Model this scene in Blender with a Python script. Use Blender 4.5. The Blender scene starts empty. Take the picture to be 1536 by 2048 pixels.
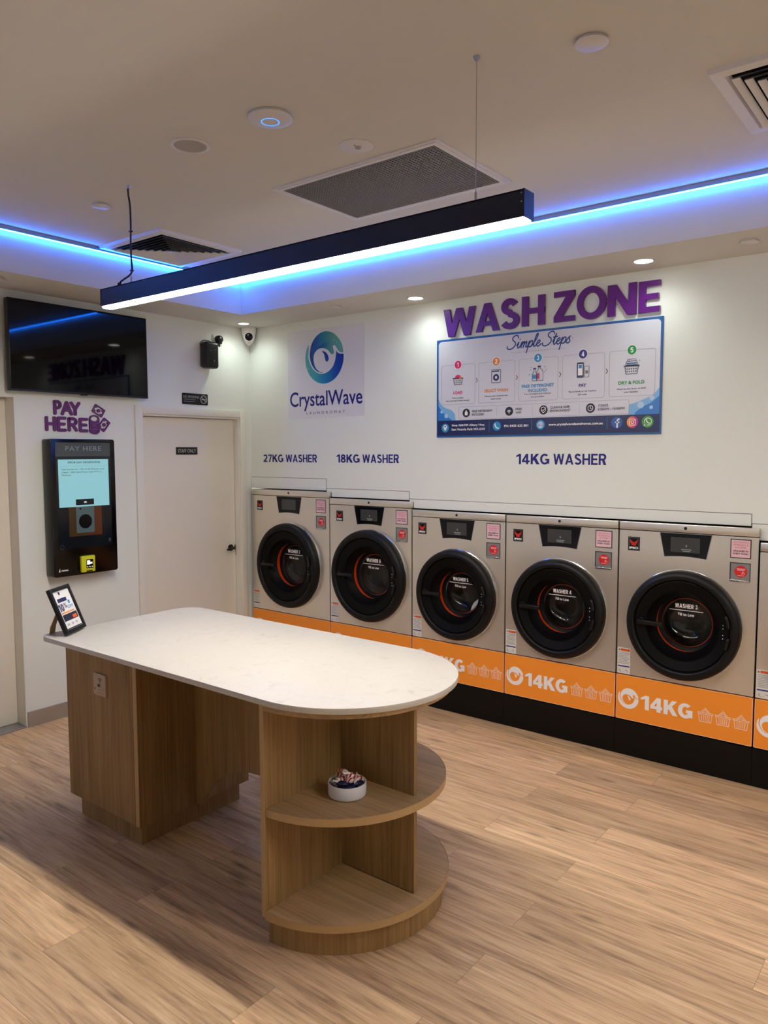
import bpy, bmesh, math, random
from mathutils import Vector, Matrix
random.seed(7)
SC = bpy.context.scene
COL = SC.collection
PI = math.pi

# ------------------------------------------------------------------ camera
cam = bpy.data.cameras.new('camera')
cam.sensor_fit = 'HORIZONTAL'
cam.sensor_width = 36.0
cam.lens = 36.0 * 1521.03 / 1536.0
cam.clip_start = 0.05
CAM = bpy.data.objects.new('camera', cam)
COL.objects.link(CAM)
_r = Vector((0.78766017, 0.61610615, -0.00216134))
_u = Vector((-0.04660214, 0.06307571, 0.9969201))
_f = Vector((-0.61434493, 0.78513354, -0.07839409))
CAM.matrix_world = Matrix(((_r.x, _u.x, -_f.x, 4.655926), (_r.y, _u.y, -_f.y, -4.205673), (_r.z, _u.z, -_f.z, 1.725473), (0, 0, 0, 1)))
SC.camera = CAM

# ------------------------------------------------------------------ world, exposure, light levels
W = bpy.data.worlds.new('world')
SC.world = W
W.use_nodes = True
W.node_tree.nodes['Background'].inputs[0].default_value = (1.0, 0.95, 0.88, 1)
W.node_tree.nodes['Background'].inputs[1].default_value = 0.55
SC.view_settings.view_transform = 'Standard'
SC.view_settings.look = 'None'
SC.view_settings.exposure = 0.0
SC.view_settings.gamma = 1.0
SC.view_settings.use_curve_mapping = False
SC.cycles.use_denoising = True
SC.cycles.max_bounces = 8
SC.cycles.diffuse_bounces = 4
SC.cycles.glossy_bounces = 4
SC.cycles.transmission_bounces = 6
SC.cycles.transparent_max_bounces = 12
SC.cycles.caustics_reflective = False
SC.cycles.caustics_refractive = False
SC.cycles.sample_clamp_indirect = 4.0
PENDANT_STRENGTH = 124.0        # ceiling-hung linear lamps
LED_STRENGTH = 105.0            # blue strips
DOWNLIGHT_WATTS = 6.0         # recessed downlights
DOWNLIGHT_DISC = 14.0

# ------------------------------------------------------------------ materials
def lin(c):
    return tuple(((x / 255.0) / 12.92 if x / 255.0 <= 0.04045 else ((x / 255.0 + 0.055) / 1.055) ** 2.4) for x in c)

MATS = {}
def mat(name, rgb, rough=0.5, metal=0.0, spec=0.5, coat=0.0, emit=None, estr=0.0, vary=0.0, bump=0.0, scale=40.0):
    m = bpy.data.materials.new(name)
    m.use_nodes = True
    nt = m.node_tree
    b = nt.nodes['Principled BSDF']
    c = (*lin(rgb), 1)
    b.inputs['Base Color'].default_value = c
    b.inputs['Roughness'].default_value = rough
    b.inputs['Metallic'].default_value = metal
    b.inputs['Specular IOR Level'].default_value = spec
    b.inputs['Coat Weight'].default_value = coat
    b.inputs['Coat Roughness'].default_value = 0.05
    if emit is not None:
        b.inputs['Emission Color'].default_value = (*emit, 1)
        b.inputs['Emission Strength'].default_value = estr
    if vary or bump:
        tc = nt.nodes.new('ShaderNodeTexCoord')
        n = nt.nodes.new('ShaderNodeTexNoise')
        n.inputs['Scale'].default_value = scale
        n.inputs['Detail'].default_value = 4
        nt.links.new(tc.outputs['Object'], n.inputs['Vector'])
        if vary:
            mx = nt.nodes.new('ShaderNodeMix'); mx.data_type = 'RGBA'
            mx.inputs[6].default_value = tuple(x * (1 - vary) for x in c[:3]) + (1,)
            mx.inputs[7].default_value = tuple(min(1, x * (1 + vary)) for x in c[:3]) + (1,)
            nt.links.new(n.outputs['Fac'], mx.inputs[0])
            nt.links.new(mx.outputs[2], b.inputs['Base Color'])
        if bump:
            bp = nt.nodes.new('ShaderNodeBump')
            bp.inputs['Strength'].default_value = bump
            bp.inputs['Distance'].default_value = 0.002
            nt.links.new(n.outputs['Fac'], bp.inputs['Height'])
            nt.links.new(bp.outputs['Normal'], b.inputs['Normal'])
    MATS[name] = m
    return m

def ramp(nt, stops):
    r = nt.nodes.new('ShaderNodeValToRGB')
    el = r.color_ramp.elements
    while len(el) < len(stops):
        el.new(0.5)
    for e, (p, c) in zip(el, stops):
        e.position = p
        e.color = (*lin(c), 1)
    return r

def oak(name, axis, stops, rough=0.5):
    """wood veneer with the grain running along one axis"""
    m = bpy.data.materials.new(name); m.use_nodes = True
    nt = m.node_tree; b = nt.nodes['Principled BSDF']
    tc = nt.nodes.new('ShaderNodeTexCoord'); mp = nt.nodes.new('ShaderNodeMapping')
    s = [70.0, 70.0, 70.0]; s['xyz'.index(axis)] = 2.2
    mp.inputs['Scale'].default_value = s
    nt.links.new(tc.outputs['Object'], mp.inputs['Vector'])
    n = nt.nodes.new('ShaderNodeTexNoise'); n.inputs['Scale'].default_value = 1.0
    n.inputs['Detail'].default_value = 6; n.inputs['Roughness'].default_value = 0.65; n.inputs['Distortion'].default_value = 0.6
    nt.links.new(mp.outputs[0], n.inputs['Vector'])
    mp2 = nt.nodes.new('ShaderNodeMapping')
    s2 = [9.0, 9.0, 9.0]; s2['xyz'.index(axis)] = 0.8
    mp2.inputs['Scale'].default_value = s2
    nt.links.new(tc.outputs['Object'], mp2.inputs['Vector'])
    n2 = nt.nodes.new('ShaderNodeTexNoise'); n2.inputs['Scale'].default_value = 1.0; n2.inputs['Detail'].default_value = 3
    nt.links.new(mp2.outputs[0], n2.inputs['Vector'])
    mx = nt.nodes.new('ShaderNodeMix'); mx.data_type = 'FLOAT'; mx.inputs[0].default_value = 0.4
    nt.links.new(n.outputs['Fac'], mx.inputs[2]); nt.links.new(n2.outputs['Fac'], mx.inputs[3])
    r = ramp(nt, stops)
    nt.links.new(mx.outputs[0], r.inputs[0])
    nt.links.new(r.outputs[0], b.inputs['Base Color'])
    b.inputs['Roughness'].default_value = rough
    b.inputs['Specular IOR Level'].default_value = 0.35
    MATS[name] = m
    return m

def floor_mat():
    m = bpy.data.materials.new('vinyl_planks'); m.use_nodes = True
    nt = m.node_tree; b = nt.nodes['Principled BSDF']; L = nt.links.new
    tc = nt.nodes.new('ShaderNodeTexCoord')
    mp = nt.nodes.new('ShaderNodeMapping'); mp.inputs['Location'].default_value = (0.27, 0.155, 0)
    L(tc.outputs['Object'], mp.inputs['Vector'])
    br = nt.nodes.new('ShaderNodeTexBrick')
    br.offset = 0.37; br.offset_frequency = 2; br.squash = 1.0
    br.inputs['Color1'].default_value = (0, 0, 0, 1); br.inputs['Color2'].default_value = (1, 1, 1, 1)
    br.inputs['Mortar'].default_value = (0.5, 0.5, 0.5, 1)
    br.inputs['Scale'].default_value = 1.0; br.inputs['Mortar Size'].default_value = 0.0007
    br.inputs['Mortar Smooth'].default_value = 0.1; br.inputs['Bias'].default_value = 0.0
    br.inputs['Brick Width'].default_value = 1.22; br.inputs['Row Height'].default_value = 0.187
    L(mp.outputs[0], br.inputs['Vector'])
    def noise(sx, sy, detail, rough, dist):
        q = nt.nodes.new('ShaderNodeMapping'); q.inputs['Scale'].default_value = (sx, sy, 1)
        L(tc.outputs['Object'], q.inputs['Vector'])
        n = nt.nodes.new('ShaderNodeTexNoise'); n.noise_dimensions = '4D'
        n.inputs['Scale'].default_value = 1.0; n.inputs['Detail'].default_value = detail
        n.inputs['Roughness'].default_value = rough; n.inputs['Distortion'].default_value = dist
        w = nt.nodes.new('ShaderNodeMath'); w.operation = 'MULTIPLY'; w.inputs[1].default_value = 17.0
        L(br.outputs['Color'], w.inputs[0]); L(w.outputs[0], n.inputs['W'])
        L(q.outputs[0], n.inputs['Vector'])
        return n
    a = noise(3.2, 74, 9, 0.72, 0.8)
    c = noise(1.3, 15, 4, 0.55, 1.6)
    mx = nt.nodes.new('ShaderNodeMix'); mx.data_type = 'FLOAT'; mx.inputs[0].default_value = 0.42
    L(a.outputs['Fac'], mx.inputs[2]); L(c.outputs['Fac'], mx.inputs[3])
    r = ramp(nt, [(0.25, (98, 70, 50)), (0.39, (160, 129, 98)), (0.50, (206, 171, 131)), (0.61, (229, 197, 155)), (0.75, (243, 218, 180))])
    L(mx.outputs[0], r.inputs[0])
    # knots: few dark flecks stretched along the plank
    kq = nt.nodes.new('ShaderNodeMapping'); kq.inputs['Scale'].default_value = (2.2, 9, 1)
    L(tc.outputs['Object'], kq.inputs['Vector'])
    vo = nt.nodes.new('ShaderNodeTexVoronoi'); vo.inputs['Scale'].default_value = 1.0; vo.inputs['Randomness'].default_value = 1.0
    L(kq.outputs[0], vo.inputs['Vector'])
    kr = nt.nodes.new('ShaderNodeMapRange'); kr.inputs[1].default_value = 0.03; kr.inputs[2].default_value = 0.16
    kr.inputs[3].default_value = 0.52; kr.inputs[4].default_value = 1.0
    L(vo.outputs['Distance'], kr.inputs[0])
    km = nt.nodes.new('ShaderNodeMix'); km.data_type = 'RGBA'; km.blend_type = 'MULTIPLY'; km.inputs[0].default_value = 1.0
    L(r.outputs[0], km.inputs[6]); L(kr.outputs[0], km.inputs[7])
    # tone of each plank
    pr = nt.nodes.new('ShaderNodeMapRange'); pr.inputs[3].default_value = 0.80; pr.inputs[4].default_value = 1.12
    L(br.outputs['Color'], pr.inputs[0])
    pm = nt.nodes.new('ShaderNodeMix'); pm.data_type = 'RGBA'; pm.blend_type = 'MULTIPLY'; pm.inputs[0].default_value = 1.0
    L(km.outputs[2], pm.inputs[6]); L(pr.outputs[0], pm.inputs[7])
    jm = nt.nodes.new('ShaderNodeMix'); jm.data_type = 'RGBA'
    jm.inputs[7].default_value = (*lin((84, 62, 46)), 1)
    jf = nt.nodes.new('ShaderNodeMath'); jf.operation = 'MULTIPLY'; jf.inputs[1].default_value = 0.7
    L(br.outputs['Fac'], jf.inputs[0]); L(jf.outputs[0], jm.inputs[0])
    L(pm.outputs[2], jm.inputs[6]); L(jm.outputs[2], b.inputs['Base Color'])
    b.inputs['Roughness'].default_value = 0.42
    b.inputs['Specular IOR Level'].default_value = 0.4
    bp = nt.nodes.new('ShaderNodeBump'); bp.inputs['Strength'].default_value = 0.12; bp.inputs['Distance'].default_value = 0.002
    L(a.outputs['Fac'], bp.inputs['Height']); L(bp.outputs['Normal'], b.inputs['Normal'])
    MATS['floor'] = m
    return m

def steel_mat():
    m = bpy.data.materials.new('brushed_steel'); m.use_nodes = True
    nt = m.node_tree; b = nt.nodes['Principled BSDF']; L = nt.links.new
    tc = nt.nodes.new('ShaderNodeTexCoord')
    def n(sx, sz, det):
        q = nt.nodes.new('ShaderNodeMapping'); q.inputs['Scale'].default_value = (sx, 1, sz)
        L(tc.outputs['Object'], q.inputs['Vector'])
        t = nt.nodes.new('ShaderNodeTexNoise'); t.inputs['Scale'].default_value = 1; t.inputs['Detail'].default_value = det
        L(q.outputs[0], t.inputs['Vector'])
        return t
    fine = n(4, 900, 2); wave = n(5.5, 1.3, 1)
    rr = nt.nodes.new('ShaderNodeMapRange'); rr.inputs[3].default_value = 0.27; rr.inputs[4].default_value = 0.31
    L(fine.outputs['Fac'], rr.inputs[0]); L(rr.outputs[0], b.inputs['Roughness'])
    bp = nt.nodes.new('ShaderNodeBump'); bp.inputs['Strength'].default_value = 0.5; bp.inputs['Distance'].default_value = 0.012
    L(wave.outputs['Fac'], bp.inputs['Height']); L(bp.outputs['Normal'], b.inputs['Normal'])
    b.inputs['Base Color'].default_value = (*lin((236, 229, 218)), 1)
    b.inputs['Metallic'].default_value = 0.76
    b.inputs['Anisotropic'].default_value = 0.5
    MATS['steel'] = m

def quartz_mat():
    m = bpy.data.materials.new('white_quartz'); m.use_nodes = True
    nt = m.node_tree; b = nt.nodes['Principled BSDF']; L = nt.links.new
    tc = nt.nodes.new('ShaderNodeTexCoord')
    n = nt.nodes.new('ShaderNodeTexNoise'); n.inputs['Scale'].default_value = 9; n.inputs['Detail'].default_value = 8
    n.inputs['Roughness'].default_value = 0.7; n.inputs['Distortion'].default_value = 2.2
    L(tc.outputs['Object'], n.inputs['Vector'])
    r = ramp(nt, [(0.33, (186, 181, 168)), (0.40, (202, 197, 184)), (0.5, (205, 200, 187)), (0.9, (208, 203, 191))])
    L(n.outputs['Fac'], r.inputs[0]); L(r.outputs[0], b.inputs['Base Color'])
    b.inputs['Roughness'].default_value = 0.32
    MATS['quartz'] = m

def glass_mat(name, tint, fac=1.0):
    m = bpy.data.materials.new(name); m.use_nodes = True
    nt = m.node_tree; L = nt.links.new
    nt.nodes.remove(nt.nodes['Principled BSDF'])
    t = nt.nodes.new('ShaderNodeBsdfTransparent'); t.inputs[0].default_value = (*tint, 1)
    g = nt.nodes.new('ShaderNodeBsdfGlossy'); g.inputs['Roughness'].default_value = 0.03
    f = nt.nodes.new('ShaderNodeFresnel'); f.inputs[0].default_value = 1.5
    x = nt.nodes.new('ShaderNodeMixShader')
    L(f.outputs[0], x.inputs[0]); L(t.outputs[0], x.inputs[1]); L(g.outputs[0], x.inputs[2])
    L(x.outputs[0], nt.nodes['Material Output'].inputs[0])
    MATS[name] = m

def grad_mat(name, axis, stops, rough=0.35):
    m = bpy.data.materials.new(name); m.use_nodes = True
    nt = m.node_tree; b = nt.nodes['Principled BSDF']; L = nt.links.new
    tc = nt.nodes.new('ShaderNodeTexCoord'); sp = nt.nodes.new('ShaderNodeSeparateXYZ')
    L(tc.outputs['Generated'], sp.inputs[0])
    r = ramp(nt, stops)
    L(sp.outputs['XYZ'.index(axis)], r.inputs[0]); L(r.outputs[0], b.inputs['Base Color'])
    b.inputs['Roughness'].default_value = rough
    MATS[name] = m

floor_mat(); steel_mat(); quartz_mat()
mat('wall', (233, 237, 233), 0.6, vary=0.02, bump=0.05, scale=60)
mat('filler', (233, 236, 233), 0.45)
mat('ceiling', (218, 216, 209), 0.8, vary=0.015, scale=20)
mat('door', (234, 228, 216), 0.45, vary=0.01, scale=6)
mat('frame_paint', (232, 229, 221), 0.4)
mat('seam', (96, 94, 92), 0.8)
mat('reveal', (60, 58, 56), 0.8)
mat('baseboard', (170, 164, 156), 0.35, metal=0.55, vary=0.05, scale=8)
mat('black', (9, 9, 10), 0.42)
mat('black_gloss', (4, 4, 6), 0.16, spec=0.32)
mat('black_satin', (10, 10, 11), 0.36, spec=0.4)
mat('bezel_black', (5, 5, 6), 0.5, spec=0.14)
mat('ring_black', (9, 9, 11), 0.45, spec=0.28)
mat('black_void', (4, 4, 4), 0.8, spec=0.1)
mat('screen_off', (3, 3, 4), 0.04, spec=0.22)
mat('black_metal', (22, 24, 34), 0.4, metal=0.3)
mat('plinth', (4, 4, 4), 0.45, spec=0.25)
mat('chrome', (200, 200, 200), 0.12, metal=1.0)
mat('alu', (170, 170, 172), 0.35, metal=0.9)
mat('white_plastic', (224, 222, 220), 0.4)
mat('white_print', (248, 246, 248), 0.45)
mat('pale_line', (250, 222, 204), 0.5)
mat('orange_print', (250, 152, 46), 0.4, vary=0.01, scale=3)
mat('orange_gasket', (226, 74, 14), 0.35)
mat('navy', (10, 10, 116), 0.4)
mat('navy_dark', (14, 30, 84), 0.35)
mat('drop_blue', (0, 62, 168), 0.35)
mat('heading_blue', (18, 52, 128), 0.35)
mat('poster_blue', (18, 88, 160), 0.35)
mat('poster_white', (212, 214, 228), 0.35)
mat('wave_light', (120, 178, 228), 0.35)
mat('wave_mid', (40, 120, 205), 0.35)
mat('bubble', (176, 208, 240), 0.35)
mat('grey_line', (168, 170, 180), 0.5)
mat('ink', (26, 28, 48), 0.5)
mat('grey_ink', (110, 112, 124), 0.5)
mat('magenta', (214, 30, 104), 0.4)
mat('amber', (224, 136, 52), 0.4)
mat('sky_blue', (30, 140, 200), 0.4)
mat('indigo', (44, 36, 140), 0.4)
mat('green', (24, 142, 70), 0.4)
mat('leaf', (60, 150, 60), 0.4)
mat('facebook_blue', (40, 88, 170), 0.4)
mat('red_print', (206, 32, 28), 0.4)
mat('pink_paper', (232, 190, 200), 0.5)
mat('pink_ink', (206, 128, 148), 0.5)
mat('purple', (94, 28, 126), 0.22, spec=0.5)
mat('plum', (98, 34, 108), 0.35)
mat('film', (228, 228, 233), 0.25)
mat('label_white', (222, 220, 216), 0.5)
mat('label_orange', (216, 92, 24), 0.5)
mat('label_grey', (176, 176, 174), 0.5)
mat('yellow', (214, 214, 22), 0.35)
mat('cardboard', (176, 146, 104), 0.8, vary=0.08, scale=120)
mat('wifi_wood', (188, 166, 140), 0.6, vary=0.05, scale=60)
mat('grille_grey', (118, 116, 113), 0.55)
mat('speaker_grey', (168, 164, 160), 0.6)
mat('drum', (152, 148, 143), 0.42, metal=0.5, vary=0.1, scale=30)
mat('glint_white', (226, 224, 222), 0.9, bump=0.4, scale=60)  # white of the solid glint shape in washer 5
mat('ceramic', (224, 224, 228), 0.22)
mat('candy_navy', (22, 24, 66), 0.3)
mat('cable', (24, 22, 30), 0.5)
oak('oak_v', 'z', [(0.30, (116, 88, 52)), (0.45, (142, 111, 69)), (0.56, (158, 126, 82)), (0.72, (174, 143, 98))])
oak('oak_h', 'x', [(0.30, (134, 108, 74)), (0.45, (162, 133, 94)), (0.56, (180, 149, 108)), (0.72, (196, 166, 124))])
mat('oak_edge', (178, 146, 100), 0.45, vary=0.06, scale=50)
glass_mat('door_glass', (0.93, 0.93, 0.94))
glass_mat('fill_glass', (0.95, 0.96, 0.95))
mat('led_blue', (30, 120, 255), 0.4, emit=(0.0095, 0.165, 1.0), estr=LED_STRENGTH)
mat('lamp_diffuser', (255, 245, 230), 0.4, emit=(1.0, 0.915, 0.79), estr=PENDANT_STRENGTH)
mat('downlight_disc', (255, 255, 250), 0.4, emit=(1.0, 0.97, 0.86), estr=DOWNLIGHT_DISC)
mat('ring_blue', (40, 100, 255), 0.4, emit=(0.06, 0.28, 1.0), estr=1.6)
mat('screen_pale', (20, 30, 34), 0.2, emit=(0.30, 0.62, 0.68), estr=0.85)
mat('screen_line', (20, 30, 34), 0.2, emit=(0.22, 0.44, 0.48), estr=0.7)
mat('screen_ink', (8, 20, 26), 0.3)
mat('screen_band', (22, 24, 26), 0.12, emit=(0.030, 0.034, 0.038), estr=1.0)
mat('screen_text', (60, 62, 66), 0.2, emit=(0.085, 0.09, 0.095), estr=1.0)
mat('screen_orange', (16, 6, 3), 0.15, emit=(0.062, 0.016, 0.006), estr=1.0)
mat('screen_brown', (14, 8, 3), 0.15, emit=(0.036, 0.019, 0.006), estr=1.0)
mat('screen_teal', (16, 22, 24), 0.15, emit=(0.05, 0.075, 0.08), estr=1.0)
mat('screen_grey', (40, 39, 39), 0.25, emit=(0.012, 0.012, 0.012), estr=1.0)
mat('screen_dim', (6, 7, 10), 0.12, emit=(0.002, 0.003, 0.005), estr=1.0)
mat('screen_faint', (90, 92, 92), 0.3, emit=(0.10, 0.11, 0.11), estr=1.0)
mat('screen_white', (200, 200, 200), 0.3, emit=(0.7, 0.75, 0.75), estr=1.0)
grad_mat('logo_low', 'X', [(0.0, (84, 172, 168)), (0.25, (60, 165, 180)), (0.5, (0, 128, 180)), (0.8, (0, 70, 170)), (1.0, (0, 36, 150))])
grad_mat('logo_high', 'X', [(0.0, (0, 60, 140)), (0.2, (0, 80, 170)), (0.42, (16, 128, 160)), (0.65, (80, 150, 150)), (1.0, (96, 172, 158))])
grad_mat('logo_swoosh', 'X', [(0.0, (0, 50, 140)), (0.5, (0, 80, 160)), (1.0, (50, 140, 155))])
grad_mat('insta', 'X', [(0.0, (236, 180, 60)), (0.35, (232, 100, 70)), (0.7, (206, 50, 120)), (1.0, (150, 50, 150))])

# ------------------------------------------------------------------ mesh builder
class MB:
    def __init__(self):
        self.v = []; self.f = []
    def add(self, vs, fs):
        o = len(self.v)
        self.v += [tuple(p) for p in vs]
        self.f += [tuple(i + o for i in q) for q in fs]
        return self
    def _bm(self, bm):
        bm.verts.ensure_lookup_table(); bm.verts.index_update()
        self.add([v.co[:] for v in bm.verts], [[v.index for v in f.verts] for f in bm.faces])
        bm.free()
    def box(self, x0, x1, y0, y1, z0, z1, bev=0.0, seg=2):
        if not bev:
            vs = [(x, y, z) for x in (x0, x1) for y in (y0, y1) for z in (z0, z1)]
            return self.add(vs, [(0, 1, 3, 2), (4, 6, 7, 5), (0, 4, 5, 1), (2, 3, 7, 6), (0, 2, 6, 4), (1, 5, 7, 3)])
        bm = bmesh.new()
        bmesh.ops.create_cube(bm, size=1.0)
        for v in bm.verts:
            v.co = Vector(((x0 + x1) / 2 + v.co.x * (x1 - x0), (y0 + y1) / 2 + v.co.y * (y1 - y0), (z0 + z1) / 2 + v.co.z * (z1 - z0)))
        bmesh.ops.bevel(bm, geom=list(bm.edges), offset=bev, segments=seg, profile=0.5, affect='EDGES')
        self._bm(bm)
        return self
    def prism(self, pts, lo, hi, axis='z', bev=0.0, seg=2, bev_lo=True):
        """polygon extruded along an axis; axis y: pts are (x, z); axis x: pts are (y, z)"""
        def at(p, h):
            return {'z': (p[0], p[1], h), 'y': (p[0], h, p[1]), 'x': (h, p[0], p[1])}[axis]
        bm = bmesh.new()
        a = [bm.verts.new(at(p, lo)) for p in pts]
        b = [bm.verts.new(at(p, hi)) for p in pts]
        n = len(pts)
        fa = bm.faces.new(a); fb = bm.faces.new(b[::-1])
        for i in range(n):
            bm.faces.new((a[i], b[i], b[(i + 1) % n], a[(i + 1) % n]))
        bmesh.ops.recalc_face_normals(bm, faces=list(bm.faces))
        if bev:
            es = list(fb.edges) + (list(fa.edges) if bev_lo else [])
            bmesh.ops.bevel(bm, geom=es, offset=bev, segments=seg, profile=0.5, affect='EDGES')
        self._bm(bm)
        return self
    def lathe(self, prof, c=(0, 0, 0), n=64, axis='y', cap0=False, cap1=False):
        """profile of (radius, height) about an axis; axis y points to the viewer (-y)"""
        def at(r, h, t):
            a, b = r * math.cos(t), r * math.sin(t)
            return {'y': (c[0] + a, c[1] - h, c[2] + b), 'z': (c[0] + a, c[1] + b, c[2] + h), 'x': (c[0] + h, c[1] + a, c[2] + b)}[axis]
        vs = []; fs = []
        for r, h in prof:
            vs += [at(r, h, 2 * PI * k / n) for k in range(n)]
        for i in range(len(prof) - 1):
            for k in range(n):
                k2 = (k + 1) % n
                fs.append((i * n + k, i * n + k2, (i + 1) * n + k2, (i + 1) * n + k))
        if cap0: fs.append(tuple(range(n))[::-1])
        if cap1: fs.append(tuple((len(prof) - 1) * n + k for k in range(n)))
        return self.add(vs, fs)
    def tube(self, pts, r, n=10, closed=False):
        pts = [Vector(p) for p in pts]
        vs = []; fs = []
        m = len(pts)
        ref = None
        for i, p in enumerate(pts):
            a = pts[i - 1] if (i > 0 or closed) else p
            b = pts[(i + 1) % m] if (i < m - 1 or closed) else p
            t = (b - a).normalized()
            if ref is None or abs(ref.dot(t)) > 0.95:
                ref = Vector((0, 0, 1)) if abs(t.z) < 0.9 else Vector((1, 0, 0))
            s = t.cross(ref).normalized(); u = s.cross(t).normalized(); ref = u
            rr = r[i] if isinstance(r, (list, tuple)) else r
            vs += [p + s * rr * math.cos(2 * PI * k / n) + u * rr * math.sin(2 * PI * k / n) for k in range(n)]
        for i in range(m if closed else m - 1):
            j = (i + 1) % m
            for k in range(n):
                k2 = (k + 1) % n
                fs.append((i * n + k, i * n + k2, j * n + k2, j * n + k))
        if not closed:
            fs.append(tuple(range(n))[::-1]); fs.append(tuple((m - 1) * n + k for k in range(n)))
        return self.add(vs, fs)
    # flat graphics on an upright face: u to the right, v up, d out of the face (towards -y)
    def poly(self, pts, d, d0=None):
        pts = [tuple(p) for p in pts]
        ar = sum(pts[i][0] * pts[(i + 1) % len(pts)][1] - pts[(i + 1) % len(pts)][0] * pts[i][1] for i in range(len(pts)))
        if ar < 0: pts = pts[::-1]
        n = len(pts)
        vs = [(p[0], -d, p[1]) for p in pts]
        fs = [tuple(range(n))]
        if d0 is not None:
            vs += [(p[0], -d0, p[1]) for p in pts]
            fs += [(i, n + i, n + (i + 1) % n, (i + 1) % n) for i in range(n)]
            fs.append(tuple(range(2 * n - 1, n - 1, -1)))
        return self.add(vs, fs)
    def rect(self, u0, u1, v0, v1, d, d0=None):
        return self.poly([(u0, v0), (u1, v0), (u1, v1), (u0, v1)], d, d0)
    def rrect(self, u0, u1, v0, v1, r, d, d0=None):
        return self.poly(rr_pts(u0, u1, v0, v1, r), d, d0)
    def disc(self, u, v, r, d, n=32, d0=None, ry=None):
        ry = ry or r
        return self.poly([(u + r * math.cos(2 * PI * k / n), v + ry * math.sin(2 * PI * k / n)) for k in range(n)], d, d0)
    def ring(self, u, v, r0, r1, d, n=40, a0=0.0, a1=2 * PI, ratio=1.0):
        full = abs(a1 - a0 - 2 * PI) < 1e-6
        m = n if full else n + 1
        vs = []
        for k in range(m):
            t = a0 + (a1 - a0) * k / n
            vs += [(u + r0 * math.cos(t), -d, v + r0 * ratio * math.sin(t)), (u + r1 * math.cos(t), -d, v + r1 * ratio * math.sin(t))]
        fs = [(2 * k, 2 * k + 1, 2 * ((k + 1) % m) + 1, 2 * ((k + 1) % m)) for k in range(n)]
        return self.add(vs, fs)
    def stroke(self, line, w, d, d0=None, rnd=True, closed=False):
        """a pen line of width w; quads plus round joints"""
        m = len(line)
        for i in range(m if closed else m - 1):
            (x0, y0), (x1, y1) = line[i], line[(i + 1) % m]
            l = math.hypot(x1 - x0, y1 - y0)
            if l < 1e-9: continue
            nx, ny = -(y1 - y0) / l * w / 2, (x1 - x0) / l * w / 2
            self.poly([(x0 + nx, y0 + ny), (x0 - nx, y0 - ny), (x1 - nx, y1 - ny), (x1 + nx, y1 + ny)], d + 3e-5 * (i % 3), d0)
        if rnd:
            for i, (x, y) in enumerate(line):
                self.disc(x, y, w / 2, d + 1.2e-4 + 3e-5 * (i % 3), 14, d0)
        return self
    def text(self, s, box, d, bold=0.0, extrude=0.0, fit='box', shear=0.0, gap=1.0):
        """lettering fitted to box = (u0, u1, v0, v1): fit 'box' stretches, 'h' keeps proportions by height and centres"""
        if 'M' in s and bold:      # this face fills in its M when thickened: draw it three times, a hair apart
            w_ = bold * 0.55 * (box[3] - box[2])
            for k, sh in enumerate((-w_, 0.0, w_)):
                self.text(s, (box[0] + sh, box[1] + sh, box[2], box[3]), d + 4e-5 * k, 0.0, extrude, fit, shear, gap)
            return self
        vs, fs = glyphs(s, bold, 1.0 if extrude else 0.0, shear, gap)
        xs = [p[0] for p in vs]; ys = [p[1] for p in vs]
        x0, x1, y0, y1 = min(xs), max(xs), min(ys), max(ys)
        u0, u1, v0, v1 = box
        sy = (v1 - v0) / (y1 - y0)
        sx = (u1 - u0) / (x1 - x0)
        if fit == 'h':
            sx = sy; u0 = (u0 + u1) / 2 - (x1 - x0) * sx / 2
        out = []
        for p in vs:
            dd = d if not extrude else (d if p[2] > 0 else d - extrude)
            out.append((u0 + (p[0] - x0) * sx, -dd, v0 + (p[1] - y0) * sy))
        return self.add(out, fs)
    def build(self, name, m, parent=None, smooth=None, off=None):
        me = bpy.data.meshes.new(name)
        vs = self.v if off is None else [(p[0] - off[0], p[1] - off[1], p[2] - off[2]) for p in self.v]
        me.from_pydata(vs, [], self.f)
        me.materials.append(MATS[m])
        if smooth is not None:
            me.polygons.foreach_set('use_smooth', [True] * len(me.polygons))
            me.set_sharp_from_angle(angle=math.radians(smooth))
        me.update()
        o = bpy.data.objects.new(name, me)
        COL.objects.link(o)
        if parent is not None: o.parent = parent
        return o

def rr_pts(u0, u1, v0, v1, r, n=6):
    out = []
    for cx, cy, a in ((u1 - r, v0 + r, -PI / 2), (u1 - r, v1 - r, 0), (u0 + r, v1 - r, PI / 2), (u0 + r, v0 + r, PI)):
        out += [(cx + r * math.cos(a + PI / 2 * k / n), cy + r * math.sin(a + PI / 2 * k / n)) for k in range(n + 1)]
    return out

_G = {}
def glyphs(s, bold, ext, shear, gap):
    key = (s, bold, ext, shear, gap)
    if key not in _G:
        c = bpy.data.curves.new('lettering', 'FONT')
        c.body = s; c.size = 1.0; c.offset = bold; c.extrude = ext; c.shear = shear; c.space_character = gap
        c.resolution_u = 4
        o = bpy.data.objects.new('lettering', c)
        COL.objects.link(o)
        bpy.context.view_layer.update()
        me = o.evaluated_get(bpy.context.evaluated_depsgraph_get()).to_mesh()
        vs = [v.co[:] for v in me.vertices]
        fs = [tuple(p.vertices) for p in me.polygons]
        o.to_mesh_clear()
        bpy.data.objects.remove(o); bpy.data.curves.remove(c)
        _G[key] = (vs, fs)
    return _G[key]

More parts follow.
